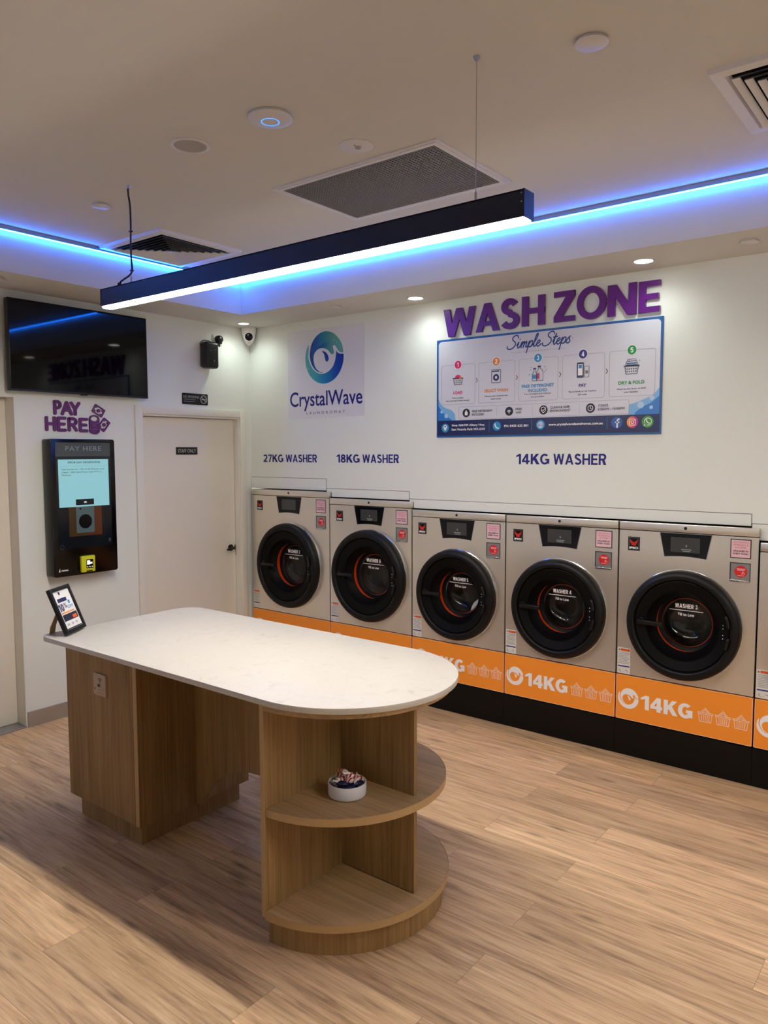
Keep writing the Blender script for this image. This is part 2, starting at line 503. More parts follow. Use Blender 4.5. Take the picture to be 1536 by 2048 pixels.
def smoothline(pts, k=6, closed=False):
    out = []
    m = len(pts)
    rng = range(m if closed else m - 1)
    for i in rng:
        if closed:
            p0, p1, p2, p3 = (pts[(i + j - 1) % m] for j in range(4))
        else:
            p0, p1, p2, p3 = pts[max(i - 1, 0)], pts[i], pts[i + 1], pts[min(i + 2, m - 1)]
        for j in range(k):
            t = j / k
            out.append(tuple(0.5 * (2 * b + (c - a) * t + (2 * a - 5 * b + 4 * c - d) * t * t + (3 * b - a - 3 * c + d) * t ** 3) for a, b, c, d in zip(p0, p1, p2, p3)))
    if not closed: out.append(tuple(pts[-1]))
    return out

def thing(name, label, cat, loc=(0, 0, 0), rz=0.0, group=None):
    o = bpy.data.objects.new(name, None)
    o.empty_display_size = 0.05
    COL.objects.link(o)
    o.location = loc
    o.rotation_euler = (0, 0, math.radians(rz))
    return tag(o, label, cat, group)

def tag(o, label, cat, group=None):
    o['label'] = label; o['category'] = cat
    if group: o['group'] = group
    return o

def struct(o):
    o['kind'] = 'structure'
    return o

# a plain heavy grotesque drawn stroke by stroke: cap height 1, stroke w
def band(pts, w):
    m = len(pts); L_, R_ = [], []
    for i in range(m):
        a = pts[max(i - 1, 0)]; c = pts[min(i + 1, m - 1)]
        dx, dy = c[0] - a[0], c[1] - a[1]; l = math.hypot(dx, dy) or 1
        nx, ny = -dy / l * w / 2, dx / l * w / 2
        L_.append((pts[i][0] + nx, pts[i][1] + ny)); R_.append((pts[i][0] - nx, pts[i][1] - ny))
    return [[L_[i], R_[i], R_[i + 1], L_[i + 1]] for i in range(m - 1)]
def earc(cx, cy, rx, ry, a0, a1, n=16):
    return [(cx + rx * math.cos(math.radians(a0 + (a1 - a0) * k / n)), cy + ry * math.sin(math.radians(a0 + (a1 - a0) * k / n))) for k in range(n + 1)]
def grot(ch, w):
    """(list of polygons, width)"""
    h = w / 2; vw = w * 0.88; vh = vw / 2
    bx = lambda a, b, c, d: [(a, c), (b, c), (b, d), (a, d)]
    dg = lambda x0, y0, x1, y1, q: [(x0 - q, y0), (x0 + q, y0), (x1 + q, y1), (x1 - q, y1)]
    if ch == ' ': return [], 0.26
    if ch == '1': return [bx(0.24, 0.24 + w, 0, 1), [(0.0, 0.66), (0.0, 0.82), (0.26, 1.0), (0.24 + w, 1.0), (0.24 + w, 0.86)]], 0.24 + w
    if ch == '0': return band(earc(0.31, 0.5, 0.31 - h, 0.5 - vh, 0, 360, 28), w), 0.62
    if ch == '2': return band(earc(0.30, 0.70, 0.30 - h, 0.30 - vh, 165, -35) + [(0.40, 0.44), (h * 0.9, 0.10)], w) + [bx(0, 0.60, 0, vw)], 0.60
    if ch == '3': return band(earc(0.29, 0.735, 0.27 - h, 0.265 - vh, 160, -90), w) + band(earc(0.29, 0.285, 0.30 - h, 0.285 - vh, 90, -160), w), 0.59
    if ch == '4': return [bx(0.36, 0.36 + w, 0, 1), bx(0, 0.68, 0.20, 0.20 + vw), [(0, 0.20), (0, 0.20 + vw), (0.36, 1.0), (0.36 + w * 0.8, 1.0), (0.36 + w * 0.1, 0.72), (0.19, 0.36)]], 0.68
    if ch == '5': return [bx(0.06, 0.56, 1 - vw, 1), bx(0.06, 0.06 + w * 0.9, 0.46, 1)] + band(earc(0.30, 0.33, 0.30 - h, 0.33 - vh, 130, -155), w), 0.60
    if ch == '6': return band(earc(0.31, 0.32, 0.31 - h, 0.32 - vh, 0, 360, 28), w) + band(earc(0.33, 0.55, 0.33 - h, 0.45 - vh, 45, 185), w), 0.62
    if ch == '7': return [bx(0, 0.58, 1 - vw, 1), [(0.10, 0), (0.10 + w * 1.08, 0), (0.58, 1 - vw * 0.4), (0.58, 1), (0.58 - w, 1 - vw)]], 0.58
    if ch == '8': return band(earc(0.31, 0.735, 0.275 - h, 0.265 - vh, 0, 360, 24), w) + band(earc(0.31, 0.285, 0.31 - h, 0.285 - vh, 0, 360, 24), w), 0.62
    if ch == 'K': return [bx(0, w, 0, 1), [(w, 0.30), (w, 0.62), (0.46, 1), (0.74, 1)], [(0.24, 0.48), (0.43, 0.68), (0.78, 0), (0.50, 0)]], 0.72
    if ch == 'G': return band(earc(0.40, 0.5, 0.40 - h, 0.5 - vh, 48, 335, 30), w) + [bx(0.44, 0.79, 0.36, 0.36 + vw), bx(0.79 - w, 0.79, 0.08, 0.36 + vw)], 0.79
    if ch == 'W': return [dg(0.27, 0, h * 1.02, 1, h * 0.98), dg(0.27, 0, 0.53, 1, h * 0.98), dg(0.79, 0, 0.53, 1, h * 0.98), dg(0.79, 0, 1.06 - h * 1.02, 1, h * 0.98)], 1.06
    if ch == 'A': return [dg(h * 1.05, 0, 0.40, 1, h * 1.02), dg(0.80 - h * 1.05, 0, 0.40, 1, h * 1.02), bx(0.20, 0.60, 0.20, 0.20 + vw * 0.9)], 0.80
    if ch == 'S': return band(earc(0.32, 0.735, 0.30 - h, 0.265 - vh, 22, 262) + earc(0.33, 0.28, 0.33 - h, 0.28 - vh, 82, -158), w), 0.66
    if ch == 'H': return [bx(0, w, 0, 1), bx(0.72 - w, 0.72, 0, 1), bx(0, 0.72, 0.5 - vh, 0.5 + vh)], 0.72
    if ch == 'E': return [bx(0, w, 0, 1), bx(0, 0.60, 0, vw), bx(0, 0.60, 1 - vw, 1), bx(0, 0.56, 0.5 - vh, 0.5 + vh)], 0.60
    if ch == 'R': return [bx(0, w, 0, 1), bx(0, 0.40, 1 - vw, 1), bx(0, 0.40, 0.40, 0.40 + vw), [(0.28, 0.44), (0.50, 0.50), (0.70, 0), (0.45, 0)]] + band(earc(0.38, 0.70, 0.30 - h, 0.30 - vh, -90, 90), w), 0.70
    if ch == 'Z': return [bx(0, 0.66, 0, vw), bx(0, 0.66, 1 - vw, 1), [(0, 0), (0, vw), (0.66 - w * 1.35, 1 - vw), (0.66, 1), (0.66, 1 - vw), (w * 1.35, vw)]], 0.66
    if ch == 'O': return band(earc(0.46, 0.5, 0.46 - h, 0.5 - vh, 0, 360, 40), w), 0.92
    if ch == 'N': return [bx(0, w, 0, 1), bx(0.76 - w, 0.76, 0, 1), [(0, 1), (w * 1.15, 1), (0.76, 0), (0.76 - w * 1.15, 0)]], 0.76
    raise KeyError(ch)
def heavy(mb, txt, box, d, w=0.2, track=0.075, d0=None):
    items = []; x = 0.0
    for ch in txt:
        pl_, adv = grot(ch, w)
        items += [[(x + a, b) for a, b in q] for q in pl_]
        x += adv + track
    x -= track
    u0, u1, v0, v1 = box
    for k, q in enumerate(items):
        mb.poly([(u0 + a / x * (u1 - u0), v0 + b * (v1 - v0)) for a, b in q], d + 5e-5 * (k % 9), d0)
    return mb

# ================================================================== the room
X1, Y1, ZC, ZS = 7.6, -7.4, 2.95, 2.7076       # far extents, ceiling, soffit
BX, BY = 0.4435, -0.4754                       # inner edges of the dropped bulkhead
T27, T18, T14, T02 = 1.4323, 1.3886, 1.3365, 1.266
XS = [0.0289, 0.8776, 1.6311, 2.3511, 3.0711, 3.7985, 4.525]   # edges between the machines
ZB, ZO = 0.2026, 0.4646                        # top of plinth, top of orange panels

struct(MB().box(-0.15, X1 + 0.1, Y1 - 0.1, 0.9, -0.08, 0.0).build('floor', 'floor'))
struct(MB().box(-0.15, X1 + 0.1, Y1 - 0.1, 0.15, ZC, ZC + 0.1).build('ceiling', 'ceiling'))
bk = MB()
bk.box(0.0, BX, Y1, 0.0, ZS, ZC)
bk.box(BX, X1, BY, 0.0, ZS, ZC)
struct(bk.build('ceiling_bulkhead', 'ceiling'))
# washer wall: bottom edge steps down along the machine tops
e = 0.008
wr = MB().prism([(-0.15, T27 + e), (XS[1], T27 + e), (XS[1], T18 + e), (XS[2], T18 + e), (XS[2], T14 + e), (XS[5], T14 + e), (XS[5], T02 + e),
                 (XS[6], T02 + e), (XS[6], 0), (X1 + 0.1, 0), (X1 + 0.1, ZC), (-0.15, ZC)], 0.0, 0.14, 'y')
struct(wr.build('wall_right', 'wall'))
struct(MB().box(-0.15, X1 + 0.1, 0.8, 0.9, 0, 1.6).build('wall_rear', 'black_void'))
# door wall with two openings
wl = MB()
wl.box(-0.15, 0, Y1, -2.86, 0, ZC)
wl.box(-0.15, 0, -2.86, -1.913, 2.068, ZC)
wl.box(-0.15, 0, -1.913, -1.025, 0, ZC)
wl.box(-0.15, 0, -1.025, -0.118, 2.003, ZC)
wl.box(-0.15, 0, -0.118, 0.0, 0, ZC)
struct(wl.build('wall_left', 'wall'))
wf = MB().box(-0.15, 0.35, Y1 - 0.1, Y1, 0, ZC).box(7.2, X1 + 0.1, Y1 - 0.1, Y1, 0, ZC).box(0.35, 7.2, Y1 - 0.1, Y1, 2.65, ZC).box(0.35, 7.2, Y1 - 0.1, Y1, 0, 0.10)
struct(wf.build('wall_front', 'wall'))
wfr = MB()  # unseen shopfront glazing, added to let in soft fill light from the world
for xm in (0.35, 2.04, 3.75, 5.46, 7.15):
    wfr.box(xm, xm + 0.05, Y1 - 0.07, Y1 - 0.02, 0.10, 2.65)
wfr.box(0.35, 7.2, Y1 - 0.07, Y1 - 0.02, 2.60, 2.65).box(0.35, 7.2, Y1 - 0.07, Y1 - 0.02, 0.10, 0.15)
win = struct(wfr.build('fill_window_1', 'alu'))
for xm in (0.40, 2.09, 3.80, 5.51):
    MB().box(xm, xm + 1.64, Y1 - 0.05, Y1 - 0.042, 0.15, 2.60).build('fill_window_pane', 'fill_glass', win)
struct(MB().box(X1, X1 + 0.1, Y1, 0, 0, ZC).build('wall_back', 'wall'))
struct(MB().box(0, 0.012, -1.908, -1.078, 0, 0.0961).build('baseboard_left', 'baseboard'))
struct(MB().box(-0.30, -0.15, -3.0, 0.1, 0, ZC).build('wall_behind_doors', 'wall'))

# white filler panels above the machines with a thin shadow gap
def filler(x0, x1, z0, z1):
    MB_ = MB().box(x0, x1, -0.0012, 0.001, z0, z1)
    a = struct(MB_.build('trim_gap', 'seam'))
    b = struct(MB().box(x0 + 0.003, x1 - 0.003, -0.003, 0.001, z0, z1 - 0.003).build('trim_panel', 'filler'))
filler(0.002, 0.820, T27 + 0.009, 1.530)
filler(0.822, 1.588, T18 + 0.009, 1.459)
filler(1.588, 3.752, T14 + 0.009, 1.408)
filler(3.752, 4.50, T02 + 0.009, 1.359)
pl = MB()
for a, b in zip(XS[:-1], XS[1:]):
    pl.box(a + 0.001, b - 0.001, -0.035, 0.6, 0.0, ZB - 0.003)
struct(pl.build('trim_plinth', 'plinth'))

# staff door
d1 = bpy.data.objects.new('door_1', None); COL.objects.link(d1); d1.location = (0, -0.5715, 0); struct(d1)
o = (0, -0.5715, 0)
MB().box(-0.088, -0.050, -1.002, -0.141, 0.008, 1.984).build('door_leaf', 'door', d1, off=o)
fr = MB()
fr.box(-0.15, 0.001, -1.025, -1.006, 0, 2.003).box(-0.15, 0.001, -0.137, -0.118, 0, 2.003).box(-0.15, 0.001, -1.006, -0.137, 1.987, 2.003)
fr.box(-0.10, -0.088, -1.006, -0.99, 0, 1.987).box(-0.10, -0.088, -0.153, -0.137, 0, 1.987)
fr.build('door_jamb', 'frame_paint', d1, off=o)
ar = MB()
ar.box(0, 0.018, -1.078, -1.020, 0, 2.057, 0.004).box(0, 0.018, -0.123, -0.071, 0, 2.057, 0.004).box(0, 0.018, -1.020, -0.123, 2.000, 2.057, 0.004)
ar.build('door_architrave', 'frame_paint', d1, smooth=40, off=o)
h = MB()
h.lathe([(0.026, 0), (0.026, 0.008), (0.022, 0.010), (0.0, 0.010)], (-0.05, -0.192, 0.965), 32, 'x')
h.tube([(-0.042, -0.192, 0.965), (-0.005, -0.192, 0.965)], 0.010, 12)
h.tube([(-0.005, -0.186, 0.966), (-0.003, -0.215, 0.964), (-0.004, -0.262, 0.957)], [0.011, 0.0105, 0.008], 12)
h.box(-0.052, -0.046, -0.150, -0.1415, 0.945, 0.985)
h.build('door_handle', 'black_satin', d1, smooth=40, off=o)
MB().box(-0.0505, -0.047, -0.1400, -0.1375, 0.90, 0.97).build('strike_plate', 'alu', d1, off=o)
# flush cream door at the edge of the picture
d2 = bpy.data.objects.new('door_2', None); COL.objects.link(d2); d2.location = (0, -2.38, 0); struct(d2)
o = (0, -2.38, 0)
MB().box(-0.145, -0.105, -2.855, -1.918, 0.012, 2.062).build('door_leaf', 'door', d2, off=o)
MB().box(-0.15, 0.0005, -1.9165, -1.9135, 0, 2.067).box(-0.15, 0.0005, -2.86, -1.9165, 2.0645, 2.0675).build('door_jamb', 'frame_paint', d2, off=o)
MB().box(-0.12, 0.006, -2.86, -1.914, 0.0, 0.010, 0.003).build('door_sill', 'alu', d2, off=o)

# ------------------------------------------------------------------ blue light strips under the ceiling edge
def strip(label, x0, x1, y0, y1, axis):
    t = thing('led_strip', label, 'light strip', ((x0 + x1) / 2, (y0 + y1) / 2, ZS + 0.18), group='blue strips round the bulkhead')
    o_ = t.location
    a, b = MB(), MB()
    if axis == 'x':
        a.box(x0, x1, y0 - 0.0195, y0, 2.927, ZC - 0.0005)
        b.box(x0 + 0.012, x1, y0 - 0.018, y0 - 0.0125, 2.9215, 2.9268)
    else:
        a.box(x0, x0 + 0.0195, y0, y1, 2.927, ZC - 0.0005)
        b.box(x0 + 0.0125, x0 + 0.018, y0, y1 - 0.012, 2.9215, 2.9268)
    a.build('channel', 'alu', t, off=o_)
    b.build('light_band', 'led_blue', t, off=o_)
strip('blue glowing strip along the bulkhead over the row of washers', BX, X1 - 0.02, BY, BY, 'x')
strip('blue glowing strip along the bulkhead over the wall-mounted television', BX, BX, Y1 + 0.02, BY, 'y')

# ------------------------------------------------------------------ downlights and caps in the soffit
def downlight(x, y, label, r=0.046):
    t = thing('downlight', label, 'downlight', (x, y, ZS), group='lit downlights in the soffit')
    MB().lathe([(r + 0.012, 0.0), (r + 0.012, -0.004), (r + 0.008, -0.007), (r, -0.005), (r, 0.0)], (0, 0, 0), 40, 'z').build('trim_ring', 'white_plastic', t, 40)
    MB().lathe([(r, -0.004), (0.0001, -0.004)], (0, 0, 0), 40, 'z').build('diffuser', 'downlight_disc', t)
    l = bpy.data.lights.new('downlight_lamp', 'SPOT')
    l.energy = DOWNLIGHT_WATTS; l.color = (0.90, 1.0, 0.90); l.spot_size = math.radians(160); l.spot_blend = 1.0; l.shadow_soft_size = 0.04
    lo = bpy.data.objects.new('downlight_lamp', l); COL.objects.link(lo); lo.parent = t; lo.location = (0, 0, -0.02)
downlight(0.187, -0.225, 'lit round downlight in the corner above the dome camera', 0.038)
downlight(1.769, -0.185, 'lit round downlight between the round logo and the purple W')
downlight(3.241, -0.222, 'lit round downlight above the purple letters N and E')

def cap(name, x, y, z, r, label, cat, drop=0.006):
    drop = 0.013
    MBx = MB().lathe([(0.0001, -drop), (r * 0.94, -drop), (r, -drop + 0.002), (r, -drop + 0.0035), (r * 0.86, -drop + 0.0035), (r * 0.84, 0.0)], (0, 0, 0), 40, 'z')
    o_ = MBx.build(name, 'white_plastic', None, 40); o_.location = (x, y, z)
    return tag(o_, label, cat)
cap('sprinkler_cover', 1.187, -0.298, ZS, 0.045, 'white round cover in the soffit above the round blue logo', 'sprinkler cover', 0.008)
cap('sprinkler_cover', 3.757, -0.282, ZS, 0.043, 'white round cover in the soffit beyond the letter E', 'sprinkler cover', 0.008)
cap('sprinkler_cover', 0.25, -2.10, ZS, 0.043, 'white round cover in the soffit above the television', 'sprinkler cover', 0.008)
cap('ceiling_disc', 1.173, -2.02, ZC, 0.045, 'small white disc on the ceiling beside the hanging power cord', 'ceiling disc', 0.012)
cap('ceiling_disc', 3.684, -1.954, ZC, 0.050, 'white disc on the ceiling between the hanging wire and the cropped air vent', 'ceiling disc', 0.008)

# ------------------------------------------------------------------ other things on the ceiling
t = thing('wifi_access_point', 'white dome on the ceiling with a blue glowing ring', 'wifi access point', (2.555, -2.19, ZC))
MB().lathe([(0.076, 0), (0.081, -0.006), (0.081, -0.011), (0.072, -0.016), (0.050, -0.020), (0.034, -0.021)], (0, 0, 0), 56, 'z').build('dome', 'white_plastic', t, 40)
MB().lathe([(0.034, -0.021), (0.0335, -0.022), (0.030, -0.022), (0.0295, -0.021)], (0, 0, 0), 48, 'z').build('light_ring', 'ring_blue', t, 40)
MB().lathe([(0.0295, -0.021), (0.0001, -0.0225)], (0, 0, 0), 48, 'z').build('centre_cap', 'white_plastic', t, 40)
t = thing('ceiling_speaker', 'round grey-meshed speaker flush in the ceiling', 'speaker', (2.112, -2.205, ZC))
MB().lathe([(0.079, 0), (0.079, -0.004), (0.066, -0.006), (0.064, -0.003)], (0, 0, 0), 48, 'z').build('rim', 'white_plastic', t, 40)
MB().lathe([(0.065, -0.0035), (0.0001, -0.005)], (0, 0, 0), 48, 'z').build('speaker_mesh', 'speaker_grey', t, 40)
t = thing('motion_sensor', 'flat white disc with a small lens near the ceiling grille', 'sensor', (2.629, -1.79, ZC))
MB().lathe([(0.070, 0), (0.070, -0.003), (0.066, -0.005), (0.0001, -0.005)], (0, 0, 0), 48, 'z').build('cover', 'white_plastic', t, 40)
MB().lathe([(0.013, -0.005), (0.011, -0.010), (0.006, -0.013), (0.0001, -0.013)], (0.004, 0.006, 0), 24, 'z').build('lens', 'speaker_grey', t, 40)
MB().lathe([(0.004, -0.0055), (0.0001, -0.0055)], (0.006, -0.018, 0), 12, 'z').build('indicator', 'black', t)

t = thing('return_air_grille', 'large rectangular grey mesh grille with white frame in the ceiling', 'air grille', (2.4615, -1.35, ZC))
gx, gy = 0.4635, 0.305
g = MB()
for (a, b, zz) in ((gx, gy, 0.006), (gx - 0.018, gy - 0.018, 0.009)):
    for s in (-1, 1):
        g.box(min(s * a, s * (a - 0.02)), max(s * a, s * (a - 0.02)), -b, b, -zz, 0)
        g.box(-a + 0.02, a - 0.02, min(s * b, s * (b - 0.02)), max(s * b, s * (b - 0.02)), -zz, 0)
g.build('frame', 'white_plastic', t)
MB().box(-gx + 0.036, gx - 0.036, -gy + 0.036, gy - 0.036, -0.0012, 0).build('backing', 'black_void', t)
bars = MB()
n = 52
for i in range(n + 1):
    x = -gx + 0.036 + (2 * gx - 0.072) * i / n
    bars.box(x - 0.0032, x + 0.0032, -gy + 0.036, gy - 0.036, -0.006, -0.003)
n = 33
for i in range(n + 1):
    y = -gy + 0.036 + (2 * gy - 0.072) * i / n
    bars.box(-gx + 0.036, gx - 0.036, y - 0.0032, y + 0.0032, -0.0062, -0.003)
bars.build('mesh_screen', 'grille_grey', t)

def diffuser(cx, cy, label, half=0.298):
    t = thing('air_diffuser', label, 'air vent', (cx, cy, ZC), group='square four-way air vents in the ceiling')
    f = MB()
    a, b = half, half - 0.045
    for (h0, h1, z0, z1) in ((a, a - 0.006, 0.0, -0.016), (a - 0.006, b, -0.016, -0.018), (b, b - 0.012, -0.018, -0.004)):
        c0 = [(h0, h0, z0), (-h0, h0, z0), (-h0, -h0, z0), (h0, -h0, z0)]
        c1 = [(h1, h1, z1), (-h1, h1, z1), (-h1, -h1, z1), (h1, -h1, z1)]
        f.add(c0 + c1, [(i, (i + 1) % 4, 4 + (i + 1) % 4, 4 + i) for i in range(4)])
    f.build('frame', 'white_plastic', t)
    MB().box(-b, b, -b, b, -0.003, -0.001).build('dark_throat', 'black_void', t)
    for k in range(7):
        h0 = b - 0.016 - k * 0.0325
        h1 = h0 - 0.020
        lv = MB()
        for dz in (0.0, 0.003):
            c0 = [(h0, h0, -0.022 - dz), (-h0, h0, -0.022 - dz), (-h0, -h0, -0.022 - dz), (h0, -h0, -0.022 - dz)]
            c1 = [(h1, h1, -0.011 - dz), (-h1, h1, -0.011 - dz), (-h1, -h1, -0.011 - dz), (h1, -h1, -0.011 - dz)]
            lv.add(c0 + c1, [(i, (i + 1) % 4, 4 + (i + 1) % 4, 4 + i) for i in range(4)])
        lv.build('louvre', 'white_plastic', t)
    MB().box(-0.02, 0.02, -0.02, 0.02, -0.027, -0.022).build('centre_plate', 'white_plastic', t)
diffuser(0.768, -1.305, 'square louvred air vent in the ceiling near the television')
diffuser(4.20, -1.255, 'square louvred air vent cropped by the edge near the ceiling disc')

# ------------------------------------------------------------------ pendant lamp
def pendant(y, label, x0=1.297, x1=3.553, xa_=1.508, xb_=3.366):
    t = thing('pendant_lamp', label, 'pendant lamp', ((x0 + x1) / 2, y, 2.425))
    o_ = t.location
    yb0, yb1, z0, z1 = y - 0.031, y + 0.031, 2.425, 2.506
    b = MB()
    b.box(x0 + 0.004, x1 - 0.004, yb0, yb0 + 0.004, z0, z1).box(x0 + 0.004, x1 - 0.004, yb1 - 0.004, yb1, z0, z1).box(x0 + 0.004, x1 - 0.004, yb0, yb1, z1 - 0.004, z1)
    b.build('housing', 'black_metal', t, off=o_)
    for xa in (x0, x1 - 0.005):
        MB().box(xa, xa + 0.005, yb0 - 0.001, yb1 + 0.001, z0 - 0.001, z1 + 0.001, 0.001).build('end_cap', 'black_metal', t, off=o_)
    MB().box(x0 + 0.006, x1 - 0.006, yb0 + 0.005, yb1 - 0.005, z0 - 0.008, z0 + 0.022, 0.004).build('diffuser', 'lamp_diffuser', t, off=o_)
    for dx, dz in ((-0.010, 0.070), (-0.010, 0.045)):
        MB().lathe([(0.0022, 0), (0.0022, 0.001), (0.0001, 0.001)], (x1 + dx, yb0, z0 + dz), 10, 'y').build('screw', 'alu', t, off=o_)
    for xw in (xa_, xb_):
        w = MB().tube([(xw, y, z1 + 0.028), (xw, y, ZC - 0.012)], 0.0011, 6)
        w.build('suspension_wire', 'alu', t, off=o_)
        MB().lathe([(0.0001, 0.036), (0.003, 0.036), (0.004, 0.030), (0.004, 0.004), (0.006, 0.002), (0.006, 0)], (xw, y, z1), 12, 'z').build('cable_gripper', 'alu', t, 40, off=o_)
        MB().lathe([(0.0001, -0.012), (0.006, -0.012), (0.010, -0.004), (0.011, 0)], (xw, y, ZC), 16, 'z').build('ceiling_fixing', 'alu', t, 40, off=o_)
    dx_ = xa_ - 1.508
    pc = MB()
    pc.tube(smoothline([(dx_ + 1.500, y, ZC), (dx_ + 1.503, y, 2.91), (dx_ + 1.513, y, 2.86), (dx_ + 1.515, y, 2.78), (dx_ + 1.511, y, 2.70), (dx_ + 1.512, y, 2.62), (dx_ + 1.517, y, 2.575), (dx_ + 1.500, y, 2.552), (dx_ + 1.45, y, 2.538), (dx_ + 1.42, y, 2.528), (dx_ + 1.412, y, 2.506)], 5), 0.0042, 8)
    pc.lathe([(0.0001, 0.02), (0.008, 0.02), (0.010, 0.014), (0.010, 0)], (dx_ + 1.412, y, z1), 14, 'z')
    for zz in (2.745, 2.568):
        pc.box(dx_ + 1.506, dx_ + 1.521, y - 0.006, y + 0.006, zz - 0.003, zz + 0.003)
    pc.build('power_cord', 'cable', t, 50, off=o_)
pendant(-2.085, 'long black linear lamp glowing warm white, hanging above the table')
pendant(-2.085, 'next long black linear lamp in the same row, beyond the table', 4.75, 7.0, 4.98, 6.80)

# ================================================================== folding table
TC, TZ = -2.045, 0.89
t = thing('folding_table', 'oak laundry folding table with a rounded white stone top', 'table', (2.25, TC, 0))
o_ = t.location
hw = 0.43
xl, xr = 1.285, 2.782
out = [(xr + 0.425 * math.cos(a), TC + hw * math.sin(a)) for a in [(-PI / 2) + PI * k / 40 for k in range(41)]]
rc = 0.115
out += [(xl + rc + rc * math.cos(a), TC + hw - rc + rc * math.sin(a)) for a in [PI / 2 + PI / 2 * k / 12 for k in range(13)]]
rc = 0.055
out += [(xl + rc + rc * math.cos(a), TC - hw + rc + rc * math.sin(a)) for a in [PI + PI / 2 * k / 12 for k in range(13)]]
MB().prism(out, TZ - 0.022, TZ, 'z', 0.003, 2).build('tabletop', 'quartz', t, 30, off=o_)
# cupboard pedestal
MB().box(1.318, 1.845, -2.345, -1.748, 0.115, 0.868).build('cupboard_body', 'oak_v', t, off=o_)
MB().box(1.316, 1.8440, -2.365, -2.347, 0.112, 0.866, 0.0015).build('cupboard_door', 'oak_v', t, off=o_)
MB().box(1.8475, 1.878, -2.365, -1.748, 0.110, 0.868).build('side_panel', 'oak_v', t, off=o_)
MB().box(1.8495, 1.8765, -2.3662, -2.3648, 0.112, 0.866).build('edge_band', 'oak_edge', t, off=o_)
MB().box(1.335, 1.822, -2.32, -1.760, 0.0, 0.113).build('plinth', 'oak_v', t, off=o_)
# arched modesty panel
ax0, ax1 = 1.915, 2.695
acx, az, ah = (ax0 + ax1) / 2, 0.112, 0.245
hc = (ax1 - ax0) / 2
ra = (hc * hc + ah * ah) / (2 * ah)
ang = math.asin(hc / ra)
arc = [(acx + ra * math.sin(a), az + ah - ra + ra * math.cos(a)) for a in [-ang + 2 * ang * k / 32 for k in range(33)]]
pts = [(1.878, 0.868), (1.878, 0.110), (1.910, 0.108)] + arc + [(2.70, 0.108), (2.746, 0.110), (2.746, 0.868)]
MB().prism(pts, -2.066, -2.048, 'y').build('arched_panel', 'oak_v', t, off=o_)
# rounded shelf end
SCX, SCY = 2.745, -2.045
def half_disc(r, x0, cx=SCX, cy=SCY, n=40):
    a = math.acos(max(-1, min(1, (x0 - cx) / r)))
    return [(cx + r * math.cos(q), cy + r * math.sin(q)) for q in [-a + 2 * a * k / n for k in range(n + 1)]]
MB().box(2.745, 2.765, -2.462, -1.628, 0.103, 0.868, 0.001, 1).build('side_panel', 'oak_v', t, off=o_)
MB().box(2.7455, 2.7645, -2.4632, -2.4618, 0.104, 0.867).build('edge_band', 'oak_edge', t, off=o_)
MB().box(2.765, 3.112, -2.062, -2.044, 0.131, 0.85).build('divider_panel', 'oak_v', t, off=o_)
for zt, rr, nm in ((0.127, 0.422, 'shelf'), (0.495, 0.411, 'shelf')):
    hd = half_disc(rr, 2.7655)
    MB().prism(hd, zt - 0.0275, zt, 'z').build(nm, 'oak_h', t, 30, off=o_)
    ed = MB()
    for sx in range(len(hd) - 1):
        p, q = hd[sx], hd[sx + 1]
        k0, k1 = 1 + 0.0012 / rr, 1.0
        P_ = [(SCX + (w[0] - SCX) * k0, SCY + (w[1] - SCY) * k0) for w in (p, q)]
        ed.add([(P_[0][0], P_[0][1], zt - 0.0278), (P_[1][0], P_[1][1], zt - 0.0278), (P_[1][0], P_[1][1], zt + 0.0002), (P_[0][0], P_[0][1], zt + 0.0002)], [(0, 1, 2, 3)])
    ed.build('edge_band', 'oak_edge', t, 30, off=o_)
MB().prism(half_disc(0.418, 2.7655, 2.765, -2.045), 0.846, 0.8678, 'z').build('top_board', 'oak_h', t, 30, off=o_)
MB().prism(half_disc(0.405, 2.755, 2.735, -2.035), 0.0, 0.0995, 'z').build('plinth', 'oak_v', t, 30, off=o_)

# plaque on the cupboard
t = thing('wifi_plaque', 'small pale wooden plaque with a wireless symbol on the table cupboard', 'plaque', (1.6085, -2.3655, 0.645))
MB().add([], []).rrect(-0.0475, 0.0475, 0, 0.098, 0.006, 0.008, 0.0).build('plate', 'wifi_wood', t)
g = MB()
for r in (0.020, 0.0135, 0.007):
    g.ring(0.006, 0.060, r - 0.003, r, 0.0086, 16, PI * 0.22, PI * 0.78)
g.disc(0.006, 0.0585, 0.003, 0.0086)
g.rrect(-0.015, 0.006, 0.039, 0.052, 0.006, 0.0086)
g.disc(-0.036, 0.030, 0.003, 0.0086).rect(-0.040, -0.032, 0.022, 0.0275, 0.0086)
g.build('symbol', 'black', t)
g = MB().ring(0.014, 0.0455, 0.005, 0.0065, 0.0084, 24).rect(-0.018, 0.036, 0.0245, 0.029, 0.0084).rect(-0.018, 0.038, 0.010, 0.0145, 0.0084)
g.build('small_print', 'cardboard', t)

# framed sign on the table
ang_d = math.radians(123)
dx, dy = math.cos(ang_d), math.sin(ang_d)
t = thing('photo_frame', 'black photo frame with a discount flyer leaning on its stand at the table corner', 'photo frame', (1.419 + dx * 0.09, -2.413 + dy * 0.09, TZ + 0.001))
